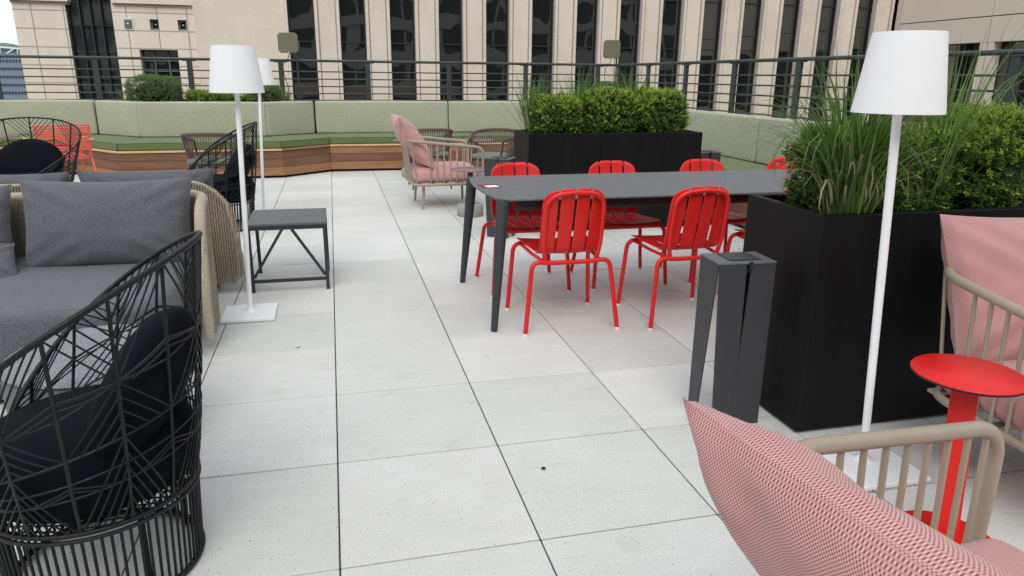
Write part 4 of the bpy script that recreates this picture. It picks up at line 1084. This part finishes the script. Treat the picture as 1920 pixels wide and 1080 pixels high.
def edgeh(r, H_, z0):
    def f(s, tot, low=False):
        e = min(s, tot-s)
        if low: return z0+max(0, (.05-e))*1.2
        if e < r: return z0+.25*(1-e/r)*0+(H_-z0-r*1.15)*1+r*1.15*math.sqrt(max(0, 1-(1-e/r)**2))
        return H_
    return f
def daybed(label, x, y, rz, W_=2.3, kind='a'):
    """local: faces -y, back at +y (y=0), right end at x=0 going to -W_"""
    t_ = thing('daybed', label, 'daybed', (x, y, 0), rz, 'grey and tan rope daybeds standing back to back')
    f0 = -.60 if kind == 'a' else -.35
    rc_ = .26 if kind == 'a' else .14
    if kind == 'b': rc_ = .0
    plan = [Vector((0, 0, 0)), Vector((-W_, 0, 0))] if kind == 'b' else roundpath([(-.005, f0, 0), (-.05, 0, 0), (-W_+.05, 0, 0), (-W_+.005, f0, 0)], rc_, 14); path = [(p.x, p.y) for p in plan]
    # two layers of rope, an inner and an outer, joined by the pale braided edge
    hf = edgeh(.26, .735, .07)
    top, at, tot = shell(t_, path, hf, M['rope_tan'])
    inn = [Vector((-.02, -.035, 0)), Vector((-W_+.02, -.035, 0))] if kind == 'b' else roundpath([(-.045, f0+.01, 0), (-.09, -.035, 0), (-W_+.09, -.035, 0), (-W_+.045, f0+.01, 0)], rc_-.03, 14)
    shell(t_, [(p.x, p.y) for p in inn], edgeh(.25, .728, .2 if kind == 'a' else .08), M['rope_tan'], z0=.2 if kind == 'a' else .08, step=.0125)
    # rim: bottom front -> up the curved end -> along -> down
    p0 = Vector((0, f0, .075)); p1 = Vector((-W_, f0, .075))
    if kind == 'b': f0 = 0; p0 = Vector((0, 0, .075)); p1 = Vector((-W_, 0, .075))
    xo = .026 if kind == 'a' else .0
    rim_ = [p0+Vector((-xo, -.012, 0)), Vector((-xo, f0-.012, .25))]+[Vector((q.x, q.y, q.z))+((Vector((-W_/2, -.4, 0))-Vector((q.x, q.y, 0))).normalized()*.017) for q in top[::4]]+[Vector((-W_+xo, f0-.012, .25)), p1+Vector((xo, -.012, 0))]
    mb = MB(); mb.tube(rim_, .027 if kind == 'a' else .012, 12)
    mb.build('braided_edge', M['rope_pale'], t_)
    D_ = 1.15 if kind == 'a' else .95
    # mattress with rounded front corners
    def outline(r, ins, x0=-.13, x1=-W_+.13): 
        return [(p.x, p.y) for p in roundpath([(x0-ins, -.06, 0), (x1+ins, -.06, 0), (x1+ins, -D_+ins, 0), (x0-ins, -D_+ins, 0)], [.05, .05, r, r], 10, True)]
    mb = MB(); rows = []
    for ins, z in ((.02, .17), (.004, .185), (0, .21), (0, .375), (.006, .395), (.022, .412), (.05, .419)): rows.append([(px, py, z) for px, py in outline(.30, ins)])
    n_ = len(rows[0]); vs = [p for r_ in rows for p in r_]; fs = [(i*n_+k, i*n_+(k+1) % n_, (i+1)*n_+(k+1) % n_, (i+1)*n_+k) for i in range(len(rows)-1) for k in range(n_)]
    mb.add(vs, fs, True); mb.add(rows[-1], [tuple(range(n_))], True); mb.add(rows[0], [tuple(range(n_))[::-1]], True); mb.build('mattress', M['grey_fab'], t_)
    mb = MB(); mb.prism(outline(.28, .04), .03, .168); mb.build('base', M['grey_fab'], t_)
    return t_
db1 = daybed('front daybed with grey mattress and tan rope shell, facing the viewer', -.60, 2.52, 0, 2.5)
db2 = daybed('rear daybed with tan rope shell, facing the bench', -2.72, 2.95, R(180), 2.15, 'b')
gp = 'grey scatter pillows on the daybeds'
def pil(label, loc, yaw_, tilt, W_, H_, T_, seed, mat='grey_fab', ear=.05, roll_=0, sag=.02):
    mb = MB(); pillow(mb, pmat((0, 0, 0), 0, R(tilt), R(roll_)), W_, H_, T_, n=30, ear=ear, wr=.013, seed=seed, sag=sag)
    o = mb.build('pillow', M[mat], None, uv=True, loc=loc, rz=R(yaw_)); return tag(o, label, 'pillow', gp)
pil('wide grey pillow against the rope back at the right of the front daybed', (-1.12, 2.28, .62), -2, -16, .84, .48, .24, 31)
pil('grey pillow at the left edge of the photo on the front daybed', (-1.98, 2.30, .60), 4, -16, .80, .46, .24, 32)
pil('crumpled small grey pillow end lying in front of the left pillow', (-1.72, 2.06, .47), 20, -50, .42, .24, .12, 33)
pil('grey pillow whose long top edge shows behind the front daybed pillow', (-1.12, 3.24, .575), 3, 16, .80, .46, .22, 34)
pil('grey pillow top showing at the left behind the front daybed pillows', (-1.95, 3.24, .57), -3, 16, .80, .46, .22, 35)

# ================================================================ CORAL ARMCHAIR (far left)
cc = thing('coral_chair', 'coral red slatted metal armchair with wooden arms in front of the bench', 'armchair', (-3.08, 7.70, 0), R(30))
# local: faces +y, back at -y
mb = MB()
for sx in (-1, 1):
    mb.tube(roundpath([(sx*.27, -.30, .80), (sx*.27, -.24, .52), (sx*.27, -.20, .43)], .03, 4), .011, 8)
mb.tube([(-.27, -.30, .80), (.27, -.30, .80)], .011, 8); mb.tube([(-.27, -.24, .52), (.27, -.24, .52)], .011, 8); mb.build('back_frame', M['coral'], cc)
mb = MB()
for k in range(9): z = .535+k*.029; yy = -.243-.06*(z-.52)/.28; mb.box((0, yy, z), (.52, .006, .021), bev=.001)
mb.build('backrest', M['coral'], cc)
mb = MB()
for k in range(13): mb.box((0, -.2+k*.034, .43+.012*math.cos(k*.5)), (.50, .024, .006), bev=.001)
mb.build('seat', M['coral'], cc)
mb = MB(); mb.tube(roundpath([(-.255, -.22, .42), (.255, -.22, .42), (.255, .24, .425), (-.255, .24, .425)], .05, 4, True), .011, 8, closed=True); mb.build('seat_frame', M['coral'], cc)
for sx in (-1, 1):
    mb = MB(); mb.tube([(sx*.27, -.12, .60), (sx*.30, -.36, .003)], .011, 8); mb.build('leg', M['coral'], cc)
    mb = MB(); mb.tube([(sx*.27, .20, .62), (sx*.28, .27, .003)], .011, 8); mb.build('leg', M['coral'], cc)
    mb = MB(); mb.box((sx*.28, -.02, .635), (.045, .56, .02), bev=.005); mb.build('armrest', M['wood_light'], cc)

# small things on the floor
mb = MB(); mb.add([(-.012, -.004, .0035), (0, -.007, .002), (.013, .001, .006), (.001, .006, .002)], [(0, 1, 2, 3)], False); o = mb.build('dry_leaf', M['twig'], None, loc=(-.19, 1.86, 0)); tag(o, 'tiny dark dry leaf on a paving joint in front of the lamp base', 'leaf')
mb = MB(); mb.lathe([(0, .001), (.007, .001), (.009, .004), (.005, .007), (0, .008)], 10); o = mb.build('pebble', M['black_rubber'], None, loc=(.735, .40, 0)); tag(o, 'tiny black pebble on a paving slab in the foreground', 'pebble')
